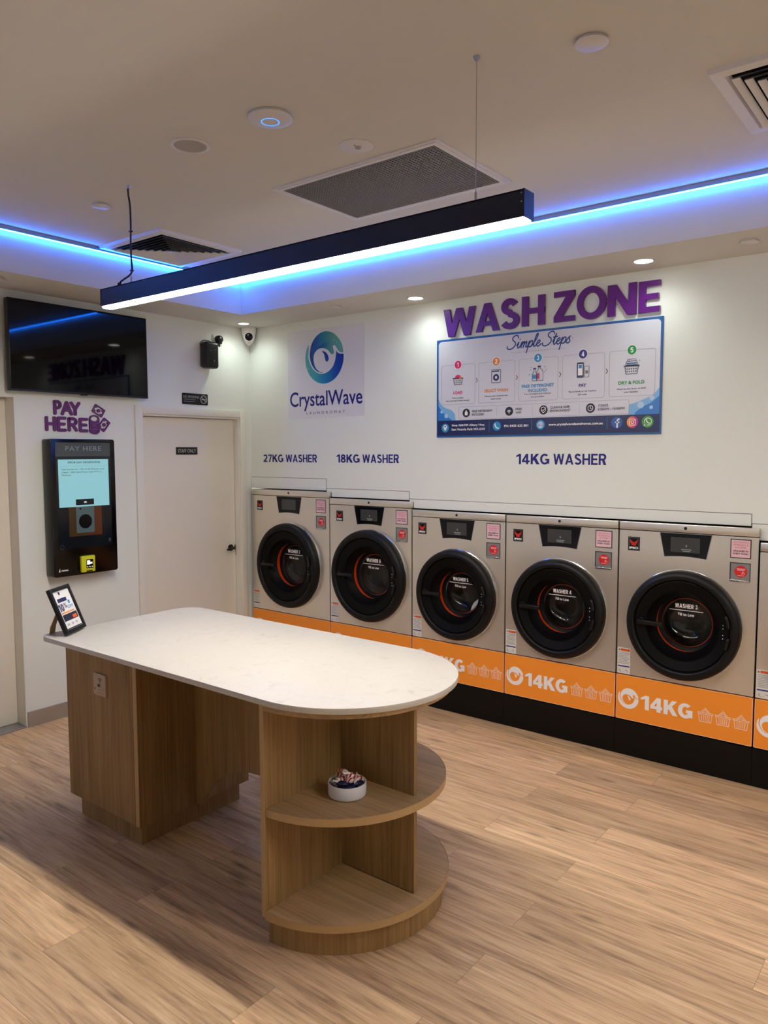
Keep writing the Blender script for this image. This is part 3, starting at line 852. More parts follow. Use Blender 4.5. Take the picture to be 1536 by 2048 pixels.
# local frame: x along the bottom edge, -y out of the face
t.rotation_euler = (0, 0, ang_d)
tilt = math.radians(22.0)
def lean(mb):
    c, s = math.cos(tilt), math.sin(tilt)
    mb.v = [(x, y * c + z * s + 0.0, z * c - y * s + 0.0065) for (x, y, z) in mb.v]
    return mb
fw, fh, fb = 0.09, 0.222, 0.018
b = MB()
for (u0, u1, v0, v1) in ((-fw, -fw + fb, 0, fh), (fw - fb, fw, 0, fh), (-fw + fb, fw - fb, 0, fb), (-fw + fb, fw - fb, fh - fb, fh)):
    b.box(u0, u1, -0.006, 0.012, v0, v1, 0.0015)
lean(b).build('frame', 'black_satin', t, 40)
lean(MB().rect(-fw + fb, fw - fb, fb, fh - fb, 0.0, -0.008)).build('flyer', 'label_white', t)
u_l, u_r = -fw + fb, fw - fb
g = MB().rect(u_l + 0.012, u_r - 0.018, 0.0945, 0.1005, 0.0006)
lean(g).build('orange_line', 'amber', t)
g = heavy(MB(), '10', (u_l + 0.006, u_l + 0.05, 0.106, 0.142), 0.0006, 0.22)
g.text('%', (u_l + 0.054, u_l + 0.08, 0.118, 0.142), 0.0006, bold=0.01)
g.rect(u_l + 0.02, u_r - 0.045, 0.150, 0.168, 0.0006)
g.disc(u_l + 0.055, 0.192, 0.008, 0.0006)
lean(g).build('flyer_lettering', 'navy_dark', t)
g = MB().text('OFF', (u_l + 0.082, u_r - 0.012, 0.112, 0.126), 0.0006, bold=0.02).disc(u_r - 0.035, 0.142, 0.009, 0.0006)
lean(g).build('flyer_accents', 'sky_blue', t)
g = MB().rect(u_l + 0.012, u_r - 0.006, 0.058, 0.090, 0.0006).rect(u_l + 0.004, u_r - 0.004, fb + 0.001, fb + 0.006, 0.0006)
lean(g).build('flyer_panel', 'ink', t)
g = MB().rect(u_r - 0.052, u_r - 0.016, 0.062, 0.078, 0.001)
lean(g).build('flyer_button', 'label_orange', t)
g = MB().rect(u_l + 0.02, u_l + 0.045, 0.036, 0.046, 0.0006).rect(u_l + 0.06, u_l + 0.08, 0.036, 0.046, 0.0006).rect(u_l + 0.095, u_l + 0.115, 0.036, 0.046, 0.0006)
lean(g).build('flyer_small_print', 'grey_line', t)
lean(MB().box(-fw + 0.004, fw - 0.004, 0.012, 0.014, 0.003, fh - 0.004)).build('back_board', 'cardboard', t)
# easel leg: hinged near mid-height, foot behind
hy, hz = (0.55 * fh) * math.sin(tilt) + 0.014, (0.55 * fh) * math.cos(tilt)
leg = MB()
lc, fy = -0.036, 0.098
q1 = [(lc - 0.016, hy, hz), (lc + 0.016, hy, hz), (lc + 0.024, fy - 0.006, 0.035), (lc + 0.024, fy, 0.0), (lc - 0.024, fy, 0.0), (lc - 0.024, fy - 0.006, 0.035)]
q2 = [(a, b_ + 0.003, c_) for a, b_, c_ in q1]
leg.add(q1 + q2, [(0, 1, 2, 5), (5, 2, 3, 4), (7, 6, 11, 8), (8, 11, 10, 9), (0, 5, 11, 6), (5, 4, 10, 11), (1, 7, 8, 2), (2, 8, 9, 3), (0, 6, 7, 1), (4, 3, 9, 10)])
leg.build('easel_leg', 'cardboard', t)

# bowl of sweets on the middle shelf
BXc, BYc, BZ = 2.913, -2.197, 0.4955
o = MB().lathe([(0.0001, 0.0), (0.062, 0.0), (0.067, 0.003), (0.0695, 0.010), (0.0695, 0.047), (0.068, 0.050), (0.0655, 0.050), (0.064, 0.047), (0.064, 0.010), (0.060, 0.006), (0.0001, 0.006)], (0, 0, 0), 64, 'z').build('candy_bowl', 'ceramic', None, 40)
o.location = (BXc, BYc, BZ)
tag(o, 'round white bowl of wrapped sweets on the middle oak shelf', 'bowl')
def candy_mat():
    m = bpy.data.materials.new('candy_wrapper'); m.use_nodes = True
    nt = m.node_tree; b = nt.nodes['Principled BSDF']; L = nt.links.new
    tc = nt.nodes.new('ShaderNodeTexCoord')
    w = nt.nodes.new('ShaderNodeTexWave'); w.inputs['Scale'].default_value = 26; w.inputs['Distortion'].default_value = 6; w.inputs['Detail'].default_value = 1
    L(tc.outputs['Object'], w.inputs['Vector'])
    r = ramp(nt, [(0.0, (232, 226, 222)), (0.66, (232, 226, 222)), (0.70, (196, 20, 40)), (1.0, (190, 16, 36))])
    L(w.outputs['Fac'], r.inputs[0]); L(r.outputs[0], b.inputs['Base Color'])
    b.inputs['Roughness'].default_value = 0.25
    MATS['candy'] = m
candy_mat()
def candy(x, y, z, rz, ry, m, label, group):
    b = MB()
    n = 12
    prof = []
    for k in range(17):
        q = -1 + 2 * k / 16
        if abs(q) < 0.62:
            r = 0.0105 * math.sqrt(max(0.05, 1 - (q / 0.68) ** 2))
        else:
            r = 0.0030 + 0.0085 * (abs(q) - 0.62) / 0.38
        prof.append((r, q * 0.024))
    b.lathe(prof, (0, 0, 0), n, 'x', True, True)
    for i, p in enumerate(b.v):
        q = abs(p[0]) / 0.024
        if q > 0.66:   # flattened fluted twist ends
            b.v[i] = (p[0], p[1] * 1.25, p[2] * 0.30 + 0.0012 * math.sin(9 * p[1] / 0.01))
        else:
            b.v[i] = (p[0], p[1], p[2] * 0.8)
    o_ = b.build('candy', m, None, 60)
    o_.scale = (1.18, 1.18, 1.18); o_.location = (BXc + x * 0.92, BYc + y * 0.92, BZ + z + 0.010); o_.rotation_euler = (0.2, ry, rz)
    tag(o_, label, 'sweet', group)
WL = 'white and red wrapped sweet lying in the white bowl'
NL = 'dark navy wrapped sweet lying in the white bowl'
for (x, y, z, rz, ry) in ((-0.030, 0.012, 0.046, 0.4, 0.1), (-0.006, 0.030, 0.050, 1.2, 0.2), (0.008, 0.004, 0.056, 0.6, -0.3), (-0.026, -0.022, 0.045, 2.1, 0.2), (0.026, 0.018, 0.050, 1.0, 0.1),
                          (-0.014, 0.000, 0.071, 2.6, 0.2), (0.022, -0.012, 0.050, 0.2, -0.2), (0.002, 0.042, 0.038, 0.1, 0.0), (-0.040, -0.004, 0.034, 1.5, 0.0)):
    candy(x, y, z, rz, ry, 'candy', WL, 'white and red wrapped sweets in the bowl')
for (x, y, z, rz, ry) in ((0.006, -0.036, 0.043, 0.5, 0.1), (0.042, 0.004, 0.040, 1.4, 0.1), (0.036, -0.026, 0.034, 0.9, 0.0), (-0.010, -0.028, 0.032, 2.4, 0.0)):
    candy(x, y, z, rz, ry, 'candy_navy', NL, 'dark navy wrapped sweets in the bowl')

# ================================================================== things on the door wall (local x runs towards the room corner)
# television
t = thing('television', 'large black wall-mounted television, switched off', 'television', (0, -1.492, 2.10), 90)
MB().box(-0.478, 0.478, -0.080, -0.035, 0.0, 0.548, 0.004).build('casing', 'black_satin', t, 40)
MB().rect(-0.472, 0.472, 0.012, 0.543, 0.0806).build('screen', 'screen_off', t)
MB().box(-0.476, 0.476, -0.0815, -0.078, 0.001, 0.011).build('lower_bezel', 'black_satin', t)
MB().box(-0.022, 0.022, -0.079, -0.060, -0.006, 0.002, 0.002).build('logo_tab', 'black_satin', t)
MB().box(-0.22, 0.22, -0.036, -0.001, 0.12, 0.42).build('wall_bracket', 'black', t)

# payment kiosk
t = thing('payment_kiosk', 'tall black payment kiosk with a lit touch screen on the wall', 'payment kiosk', (0, -1.525, 0.938), 90)
MB().prism(rr_pts(-0.225, 0.225, 0.0, 0.876, 0.016), -0.1, 0.0, 'y', 0.006, 2).build('casing', 'black_gloss', t, 40)
D = 0.1005
sc = MB().rect(-0.192, 0.188, 0.175, 0.853, D)
s_ = sc.build('display', 'screen_dim', t)
MB().rect(-0.192, 0.188, 0.765, 0.853, D + 0.0004).build('title_band', 'screen_band', s_)
MB().text('PAY HERE', (-0.125, 0.125, 0.800, 0.830), D + 0.0008, bold=0.02, gap=1.15).build('title_lettering', 'screen_text', s_)
MB().rect(-0.116, 0.115, 0.252, 0.445, D + 0.0004).build('picture_brown', 'screen_brown', s_)
MB().rect(0.0, 0.115, 0.252, 0.445, D + 0.0006).build('picture_orange', 'screen_orange', s_)
MB().rrect(-0.066, 0.060, 0.272, 0.445, 0.008, D + 0.0010).build('picture_washer', 'screen_teal', s_)
MB().disc(-0.003, 0.345, 0.046, D + 0.0014, 32).disc(-0.035, 0.428, 0.006, D + 0.0014).build('picture_porthole', 'black_gloss', s_)
dl = MB().rect(-0.178, 0.172, 0.442, 0.746, D + 0.0020).build('message_box', 'screen_pale', s_)
g = MB().text('IMPORTANT INFORMATION', (-0.112, 0.112, 0.720, 0.7335), D + 0.0026, bold=0.03)
for k, tx in enumerate(('Opening Special - 10% off All Machines until', 'August 1, 2025. Enter Promo Code: FTCY at', 'Payment.')):
    w_ = (0.295, 0.275, 0.065)[k]
    g.text(tx, (-0.155, -0.155 + w_, 0.676 - 0.018 * k, 0.6875 - 0.018 * k), D + 0.0026, bold=0.008)
g.build('message_lettering', 'screen_ink', dl)
MB().rect(-0.170, 0.165, 0.702, 0.7035, D + 0.0026).build('message_rule', 'screen_line', dl)
MB().rect(-0.066, 0.060, 0.452, 0.490, D + 0.0026).build('ok_button', 'screen_ink', dl)
MB().text('OK', (-0.010, 0.010, 0.465, 0.476), D + 0.0032, bold=0.03).build('ok_lettering', 'screen_white', dl)
g = MB().ring(-0.168, 0.190, 0.012, 0.015, D + 0.0006, 20).rect(0.160, 0.176, 0.200, 0.212, D + 0.0006).poly([(0.158, 0.214), (0.178, 0.214), (0.168, 0.226)], D + 0.0006)
g.build('corner_icons', 'screen_band', s_)
g = MB().disc(-0.190, 0.040, 0.005, D + 0.0004, 14, ry=0.008).stroke([(-0.190, 0.046), (-0.188, 0.054)], 0.003, D + 0.0004)
for k in range(7):
    g.rect(-0.178 + k * 0.0068, -0.1735 + k * 0.0068, 0.036, 0.045, D + 0.0004)
g.build('maker_mark', 'white_print', t)
r_ = MB().box(-0.052, 0.045, -0.124, -0.098, 0.016, 0.122, 0.006).build('card_reader', 'yellow', t, 40)
MB().rect(-0.020, 0.028, 0.040, 0.098, 0.1247).build('reader_screen', 'black_gloss', r_)
g = MB().rect(-0.016, 0.006, 0.064, 0.092, 0.1252).rect(0.006, 0.022, 0.068, 0.080, 0.1252)
for k in range(3):
    g.disc(-0.012 + k * 0.016, 0.050, 0.0035, 0.1252, 12)
g.build('reader_display', 'screen_white', r_)
MB().box(-0.020, 0.022, -0.1255, -0.120, 0.018, 0.026, 0.001).build('reader_slot', 'black', r_)

# signs on and above the staff door
t = thing('staff_only_sign', 'small black STAFF ONLY sign on the white door', 'sign', (-0.05, -0.599, 1.711), 90)
MB().rect(-0.097, 0.097, 0.0, 0.055, 0.004, 0.0).build('plate', 'black_satin', t)
MB().text('STAFF ONLY', (-0.083, 0.083, 0.014, 0.041), 0.0046, bold=0.012).build('lettering', 'label_grey', t)
t = thing('no_smoking_sign', 'black no smoking sign above the staff door', 'sign', (0, -0.551, 2.083), 90)
MB().rrect(-0.118, 0.118, 0.0, 0.083, 0.008, 0.004, 0.0).build('plate', 'black_satin', t)
g = MB().text('NO SMOKING', (-0.108, 0.036, 0.048, 0.066), 0.0046, bold=0.01)
g.ring(0.078, 0.042, 0.026, 0.031, 0.0046, 36).stroke([(0.058, 0.060), (0.098, 0.024)], 0.005, 0.0048)
g.rect(0.058, 0.094, 0.038, 0.045, 0.0045).rect(0.096, 0.099, 0.038, 0.045, 0.0045)
g.stroke([(0.094, 0.049), (0.094, 0.055), (0.086, 0.058)], 0.002, 0.0045)
g.build('lettering', 'label_grey', t)
g = MB().rect(-0.105, 0.002, 0.035, 0.040, 0.0044).rect(-0.105, -0.008, 0.020, 0.025, 0.0044)
g.build('small_print', 'grey_ink', t)

# scent dispenser beside the corner
t = thing('scent_dispenser', 'black rounded wall box with a cord, high beside the corner', 'dispenser', (0, -0.447, 2.357), 90)
MB().box(-0.062, 0.062, -0.092, -0.012, 0.0, 0.196, 0.022, 6).build('body', 'black_satin', t, 60)
MB().box(-0.050, 0.050, -0.020, 0.0, 0.012, 0.185, 0.006).build('wall_mount', 'black', t, 40)
g = MB().rect(0.008, 0.026, 0.135, 0.1375, 0.0924).rect(-0.026, -0.012, 0.128, 0.131, 0.0924).disc(0.012, 0.056, 0.004, 0.0924, 12, ry=0.007)
g.build('front_mark', 'grey_ink', t)
MB().tube(smoothline([(-0.060, -0.04, 0.150), (-0.068, -0.030, 0.180), (-0.040, -0.03, 0.206), (0.02, -0.025, 0.208), (0.060, -0.022, 0.192), (0.085, -0.022, 0.172), (0.100, -0.026, 0.176), (0.108, -0.036, 0.196)], 5), 0.0035, 8).build('cord', 'cable', t, 50)
t = thing('power_outlet', 'white power outlet behind the black plug', 'power outlet', (0, -0.335, 2.545), 90)
MB().box(-0.046, 0.046, -0.009, 0.0, 0.0, 0.078, 0.003).build('plate', 'white_plastic', t, 40)
MB().box(-0.040, -0.034, -0.013, -0.008, 0.056, 0.070).build('rocker', 'white_plastic', t)
t = thing('plug_adapter', 'black plug adapter in the outlet beside the black dispenser', 'plug', (0, -0.332, 2.553), 90)
MB().lathe([(0.0001, 0.050), (0.020, 0.050), (0.027, 0.043), (0.029, 0.034), (0.029, 0.0095), (0.0001, 0.0095)], (0.0, 0, 0.036), 28, 'y').box(-0.020, 0.020, -0.042, -0.0095, 0.000, 0.034, 0.005).build('body', 'black_satin', t, 50)
MB().lathe([(0.006, 0.0), (0.005, -0.022), (0.0001, -0.022)], (0.0, -0.030, 0.001), 12, 'z').build('strain_relief', 'cable', t, 40)

# dome camera tucked in the corner under the soffit
t = thing('security_camera', 'white dome camera with a black lens in the room corner', 'security camera', (0.060, -0.060, ZS))
MB().lathe([(0.0001, 0.0), (0.058, 0.0), (0.058, -0.012), (0.056, -0.030), (0.050, -0.070), (0.040, -0.100), (0.024, -0.124), (0.010, -0.138), (0.0001, -0.141)], (0, 0, 0), 44, 'z').build('housing', 'white_plastic', t, 60)
fdir = Vector((0.74, -0.66, -0.14)).normalized()
c0 = Vector((0.0, 0.0, -0.072))
def along(mb, prof, n=36):
    z = fdir; x = Vector((0, 0, 1)).cross(z).normalized(); y = z.cross(x)
    vs = []
    for r, h in prof:
        vs += [c0 + z * h + x * r * math.cos(2 * PI * k / n) + y * r * math.sin(2 * PI * k / n) for k in range(n)]
    fs = []
    for i in range(len(prof) - 1):
        for k in range(n):
            k2 = (k + 1) % n
            fs.append((i * n + k, i * n + k2, (i + 1) * n + k2, (i + 1) * n + k))
    return mb.add(vs, fs)
along(MB(), [(0.036, 0.030), (0.036, 0.052), (0.033, 0.055), (0.030, 0.055)]).build('eye_collar', 'white_plastic', t, 40)
along(MB(), [(0.031, 0.0545), (0.026, 0.060), (0.014, 0.064), (0.0001, 0.065)]).build('lens', 'black_gloss', t, 60)

# PAY HERE lettering: rounded plum letters
def pen(strokes, u0, u1, v0, v1, w):
    b = MB()
    for ln in strokes:
        b.stroke([(u0 + w / 2 + x * (u1 - u0 - w), v0 + w / 2 + y * (v1 - v0 - w)) for x, y in ln], w, 0.012, 0.0)
    return b
STROKES = {
    'P': [[(0, 0), (0, 1)], smoothline([(0, 1), (0.6, 1), (1, 0.86), (1, 0.62), (0.6, 0.48), (0, 0.48)], 4)],
    'A': [[(0, 0), (0.5, 1), (1, 0)], [(0.2, 0.34), (0.8, 0.34)]],
    'Y': [[(0, 1), (0.5, 0.46), (1, 1)], [(0.5, 0.46), (0.5, 0)]],
    'H': [[(0, 0), (0, 1)], [(1, 0), (1, 1)], [(0, 0.5), (1, 0.5)]],
    'E': [[(1, 1), (0, 1), (0, 0), (1, 0)], [(0, 0.5), (0.85, 0.5)]],
    'R': [[(0, 0), (0, 1)], smoothline([(0, 1), (0.6, 1), (0.95, 0.86), (0.95, 0.62), (0.6, 0.48), (0, 0.48)], 4), [(0.5, 0.48), (1, 0)]],
}
NTH = {'P': 'plum letter P starting the sign over the kiosk', 'A': 'plum letter A over the kiosk', 'Y': 'plum letter Y over the kiosk',
       'H': 'plum letter H over the kiosk', 'R': 'plum letter R over the kiosk'}
ee = ['first plum letter E over the kiosk, between H and R', 'second plum letter E over the kiosk, beside the coin stack']
for ch, y0, y1, z0, z1 in (('P', -1.667, -1.614, 1.967, 2.061), ('A', -1.618, -1.537, 1.966, 2.058), ('Y', -1.556, -1.483, 1.966, 2.057), ('H', -1.725, -1.654, 1.863, 1.958),
                           ('E', -1.647, -1.583, 1.862, 1.958), ('R', -1.574, -1.507, 1.863, 1.956), ('E', -1.497, -1.432, 1.861, 1.955)):
    o_ = pen(STROKES[ch], -(y1 - y0) / 2, (y1 - y0) / 2, 0, z1 - z0, 0.0195).build('sign_letter', 'plum', None)
    o_.location = (0.0, (y0 + y1) / 2, z0); o_.rotation_euler = (0, 0, PI / 2)
    tag(o_, ee.pop(0) if ch == 'E' else NTH[ch], 'letter', 'plum letters over the kiosk')
# coin stack and two notes
b = MB()
w_, h_ = 0.073, 0.115
for k in range(5):
    pass
cz = h_ - 0.026
b.stroke([(w_ / 2 - 0.006) * 1 and (math.cos(a) * (w_ / 2 - 0.005), cz + 0.021 * math.sin(a)) for a in [2 * PI * k / 28 for k in range(28)]], 0.010, 0.012, 0.0, closed=True)
lo_arc = [(math.cos(a) * w_ / 2, cz + 0.022 * math.sin(a)) for a in [PI + PI * k / 14 for k in range(15)]]
gap = 0.0034
lv = [cz - 0.006 - 0.0195 * k for k in range(4)]
for k in range(4):
    top = [(p[0], p[1] - (0.004 + 0.0195 * k)) for p in lo_arc]
    bot = [(p[0], p[1] - (0.004 + 0.0195 * (k + 1) - gap)) for p in lo_arc]
    b.poly(top + bot[::-1], 0.012, 0.0)
for s in (-1, 1):
    b.poly([(s * w_ / 2, cz + 0.002), (s * w_ / 2, cz - 0.08), (s * (w_ / 2 - 0.009), cz - 0.08), (s * (w_ / 2 - 0.009), cz + 0.002)], 0.0121, 0.0)
o_ = b.build('coin_stack_sign', 'plum', None)
o_.location = (0.0, -1.3865, 1.861); o_.rotation_euler = (0, 0, PI / 2)
tag(o_, 'plum coin stack emblem beside the last letter over the kiosk', 'emblem')
def note(y, z, rot, label):
    b = MB()
    W_, H_ = 0.074, 0.050
    R = Matrix.Rotation(rot, 2)
    rp = lambda x, y_: tuple(R @ Vector((x, y_)))
    fr = [(-W_ / 2, -H_ / 2), (W_ / 2, -H_ / 2), (W_ / 2, H_ / 2), (-W_ / 2, H_ / 2)]
    b.stroke([rp(*p) for p in fr], 0.0075, 0.012, 0.0, closed=True)
    b.disc(*rp(0, 0), 0.0115, 0.012, 20, 0.0)
    for p in ((-0.028, -0.016), (0.028, -0.016), (0.028, 0.016), (-0.028, 0.016)):
        b.disc(*rp(*p), 0.0085, 0.0119, 14, 0.0)
    o_ = b.build('banknote_sign', 'plum', None)
    o_.location = (0.0, y, z); o_.rotation_euler = (0, 0, PI / 2)
    tag(o_, label, 'emblem', 'plum banknote emblems')
note(-1.353, 2.005, math.radians(-30), 'plum banknote emblem floating above the coin stack')
note(-1.316, 1.913, math.radians(52), 'plum banknote emblem leaning against the coin stack')

# ================================================================== things on the washer wall
# purple letters
for ch, x0, x1, z0, z1, lb in (('W', 1.872, 2.112, 2.466, 2.642, 'big purple letter W starting the sign above the poster'), ('A', 2.114, 2.284, 2.474, 2.648, 'big purple letter A above the poster'),
                           ('S', 2.292, 2.420, 2.474, 2.656, 'big purple letter S above the poster'), ('H', 2.437, 2.587, 2.478, 2.654, 'big purple letter H above the poster'),
                           ('Z', 2.646, 2.775, 2.480, 2.655, 'big purple letter Z above the poster'), ('O', 2.788, 2.963, 2.478, 2.660, 'big purple letter O above the poster'),
                           ('N', 2.971, 3.134, 2.478, 2.650, 'big purple letter N above the poster'), ('E', 3.146, 3.262, 2.478, 2.646, 'big purple letter E ending the sign above the poster')):
    b = heavy(MB(), ch, (-(x1 - x0) / 2, (x1 - x0) / 2, 0, z1 - z0), 0.020, 0.205, d0=0.004)
    o_ = b.build('acrylic_letter', 'purple', None)
    o_.location = ((x0 + x1) / 2, 0, z0)
    tag(o_, lb, 'letter', 'big purple wall letters')

# wall lettering over the machines
for s, x0, x1, z0, z1, lb in (('27KG WASHER', 0.145, 0.727, 1.650, 1.709, 'navy 27KG WASHER lettering on the wall'), ('18KG WASHER', 0.924, 1.498, 1.650, 1.710, 'navy 18KG WASHER lettering on the wall'),
                              ('14KG WASHER', 2.402, 2.977, 1.650, 1.714, 'navy 14KG WASHER lettering on the wall')):
    t = thing('wall_lettering', lb, 'lettering', ((x0 + x1) / 2, 0, z0), group='navy capacity lettering on the wall')
    uu = -(x1 - x0) / 2 + (x1 - x0) * 0.385
    heavy(MB(), s[:4], (-(x1 - x0) / 2, uu, 0, z1 - z0), 0.0010, 0.185, 0.09).build('capacity_lettering', 'navy', t)
    heavy(MB(), s[5:], (uu + (x1 - x0) * 0.045, (x1 - x0) / 2, 0, z1 - z0), 0.0010, 0.185, 0.09).build('washer_lettering', 'navy', t)

# the round wave mark, in a unit circle
def lg(pts): return [((x - 755) / 600.0, (983 - y) / 832.0) for x, y in pts]
def arcp(a0, a1, n): return [(math.cos(math.radians(a0 + (a1 - a0) * k / n)), math.sin(math.radians(a0 + (a1 - a0) * k / n))) for k in range(n + 1)]
LOW = arcp(145, 364, 50) + smoothline(lg([(1350, 930), (1240, 910), (1175, 872), (1130, 800)]), 4) + \
    smoothline(lg([(1128, 810), (1120, 950), (1095, 1100), (1040, 1260), (950, 1380), (840, 1460), (720, 1497), (600, 1485), (480, 1410), (380, 1290), (300, 1120), (258, 950), (258, 780), (272, 650)]), 4)[1:]
HIGH = smoothline(lg([(740, 1465), (620, 1452), (500, 1380), (400, 1250), (330, 1090), (300, 920), (305, 750), (340, 570), (385, 460), (425, 388)]), 4) + \
    smoothline(lg([(425, 388), (505, 288), (600, 215), (700, 172), (795, 158), (900, 175), (1020, 230), (1130, 330), (1220, 450), (1290, 580), (1330, 720), (1345, 870)]), 4)[1:-1] + \
    smoothline(lg([(1345, 880), (1280, 885), (1205, 830), (1150, 740), (1110, 660), (1060, 630), (1030, 660), (1040, 740), (1060, 800), (1055, 880), (1010, 910), (950, 870), (900, 790), (830, 730), (740, 690), (640, 680), (540, 720), (460, 810), (420, 940), (425, 1080), (460, 1230), (530, 1350), (620, 1430)]), 4)
SWOOSH = smoothline(lg([(470, 790), (540, 690), (630, 600), (740, 525), (850, 500), (930, 530), (910, 600), (850, 650), (760, 675), (640, 665), (540, 705)]), 4)
DROP = smoothline(lg([(690, 775), (775, 800), (845, 870), (890, 980), (893, 1065), (850, 1125), (800, 1090), (775, 980), (748, 870)]), 4, True)
def sc_(pts, u, v, r): return [(u + x * r, v + y * r) for x, y in pts]
t = thing('shop_logo_sticker', 'square wall sticker with a round blue wave mark and shop name', 'sticker', (0.812, 0, 1.985))
MB().rect(-0.380, 0.380, 0.0, 0.655, 0.0015, 0.0).build('backing_film', 'film', t)
u, v, r = -0.003, 0.438, 0.191
MB().poly(sc_(LOW, u, v, r), 0.0021).build('lower_crescent', 'logo_low', t)
MB().poly(sc_(HIGH, u, v, r), 0.0021).build('upper_wave', 'logo_high', t)
MB().poly(sc_(SWOOSH, u, v, r), 0.0025).build('inner_swoosh', 'logo_swoosh', t)
MB().poly(sc_(DROP, u, v, r), 0.0021).build('water_drop', 'drop_blue', t)
g = MB()
for du, dv, rr in ((0.098, 0.118, 0.005), (0.125, 0.100, 0.004), (-0.155, -0.075, 0.003), (-0.120, -0.128, 0.002)):
    g.disc(u + du, v + dv, rr, 0.0026, 12)
g.build('sparkle', 'bubble', t)
g = MB().text('CrystalWave', (-0.360, 0.362, 0.052, 0.198), 0.0021, bold=0.011)
g.build('name_lettering', 'navy', t)
MB().text('LAUNDROMAT', (-0.188, 0.196, 0.026, 0.046), 0.0021, bold=0.01, gap=1.9).build('small_lettering', 'navy_dark', t)

# ------------------------------------------------------------------ instruction poster
t = thing('instruction_poster', 'wide blue and white poster of five washing steps under the purple letters', 'poster', (1.818, -0.002, 1.822))
PW, PH = 1.463, 0.630
MB().rect(0, PW, 0, PH, 0.010, 0.0).build('board', 'poster_blue', t)
k1 = 0.0104
MB().rrect(0.014, 1.452, 0.100, 0.617, 0.022, k1).build('white_field', 'poster_white', t)
w1 = MB().poly([(0.014, 0.100), (0.150, 0.100), (0.145, 0.128)] + smoothline([(0.142, 0.150), (0.112, 0.176), (0.070, 0.190), (0.035, 0.214), (0.014, 0.250)], 4), k1 + 0.0004)
w1.build('corner_wave', 'wave_light', t)
w1 = MB().poly([(1.452, 0.104), (1.282, 0.104), (1.286, 0.140)] + smoothline([(1.286, 0.165), (1.320, 0.172), (1.372, 0.192), (1.420, 0.214), (1.452, 0.252)], 4), k1 + 0.0004)
w1.build('corner_wave', 'wave_light', t)
w2 = MB().poly([(0.014, 0.100), (0.118, 0.100)] + smoothline([(0.118, 0.112), (0.085, 0.134), (0.05, 0.160), (0.014, 0.205)], 4), k1 + 0.0008)
w2.build('inner_wave', 'wave_mid', t)
w2 = MB().poly([(1.452, 0.104), (1.320, 0.104)] + smoothline([(1.320, 0.118), (1.365, 0.150), (1.41, 0.172), (1.452, 0.206)], 4), k1 + 0.0008)
w2.build('inner_wave', 'wave_mid', t)
g = MB()
for bu, bv, br in ((0.040, 0.165, 0.010), (0.076, 0.138, 0.014), (1.413, 0.196, 0.014), (1.352, 0.160, 0.019), (1.410, 0.145, 0.010)):
    MB().disc(bu, bv, br, k1 + 0.0012, 20).build('bubble', 'bubble', t)
MB().rect(0.008, 1.456, 0.010, 0.108, k1 + 0.0014).build('footer_band', 'navy_dark', t)

def outline(b, u0, u1, v0, v1, r, w, d):
    b.stroke(rr_pts(u0, u1, v0, v1, r), w, d, rnd=False, closed=True)
    return b
CARD = [(0.038, 0.292), (0.319, 0.574), (0.603, 0.859), (0.887, 1.142), (1.171, 1.427)]
NUM = ['magenta', 'amber', 'sky_blue', 'indigo', 'green']
TIT = [['LOAD'], ['SELECT WASH'], ['FREE DETERGNET', 'INCLUDED'], ['PAY'], ['DRY & FOLD']]
CAP = [('Check pockets.', 'Sort and load clothes loosely.'), ('Choose your machine and', 'wash cycle.'), ('Free detergent and softener', 'are provided.'), ('Pay at kiosk or via machine', 'QR code.'), ('Move to the dryer or fold', 'your laundry.')]
CAPW = [(0.088, 0.180), (0.162, 0.076), (0.176, 0.086), (0.168, 0.056), (0.160, 0.080)]
TITW = [(0.070,), (0.168,), (0.212, 0.126), (0.046,), (0.146,)]
k2 = k1 + 0.0018
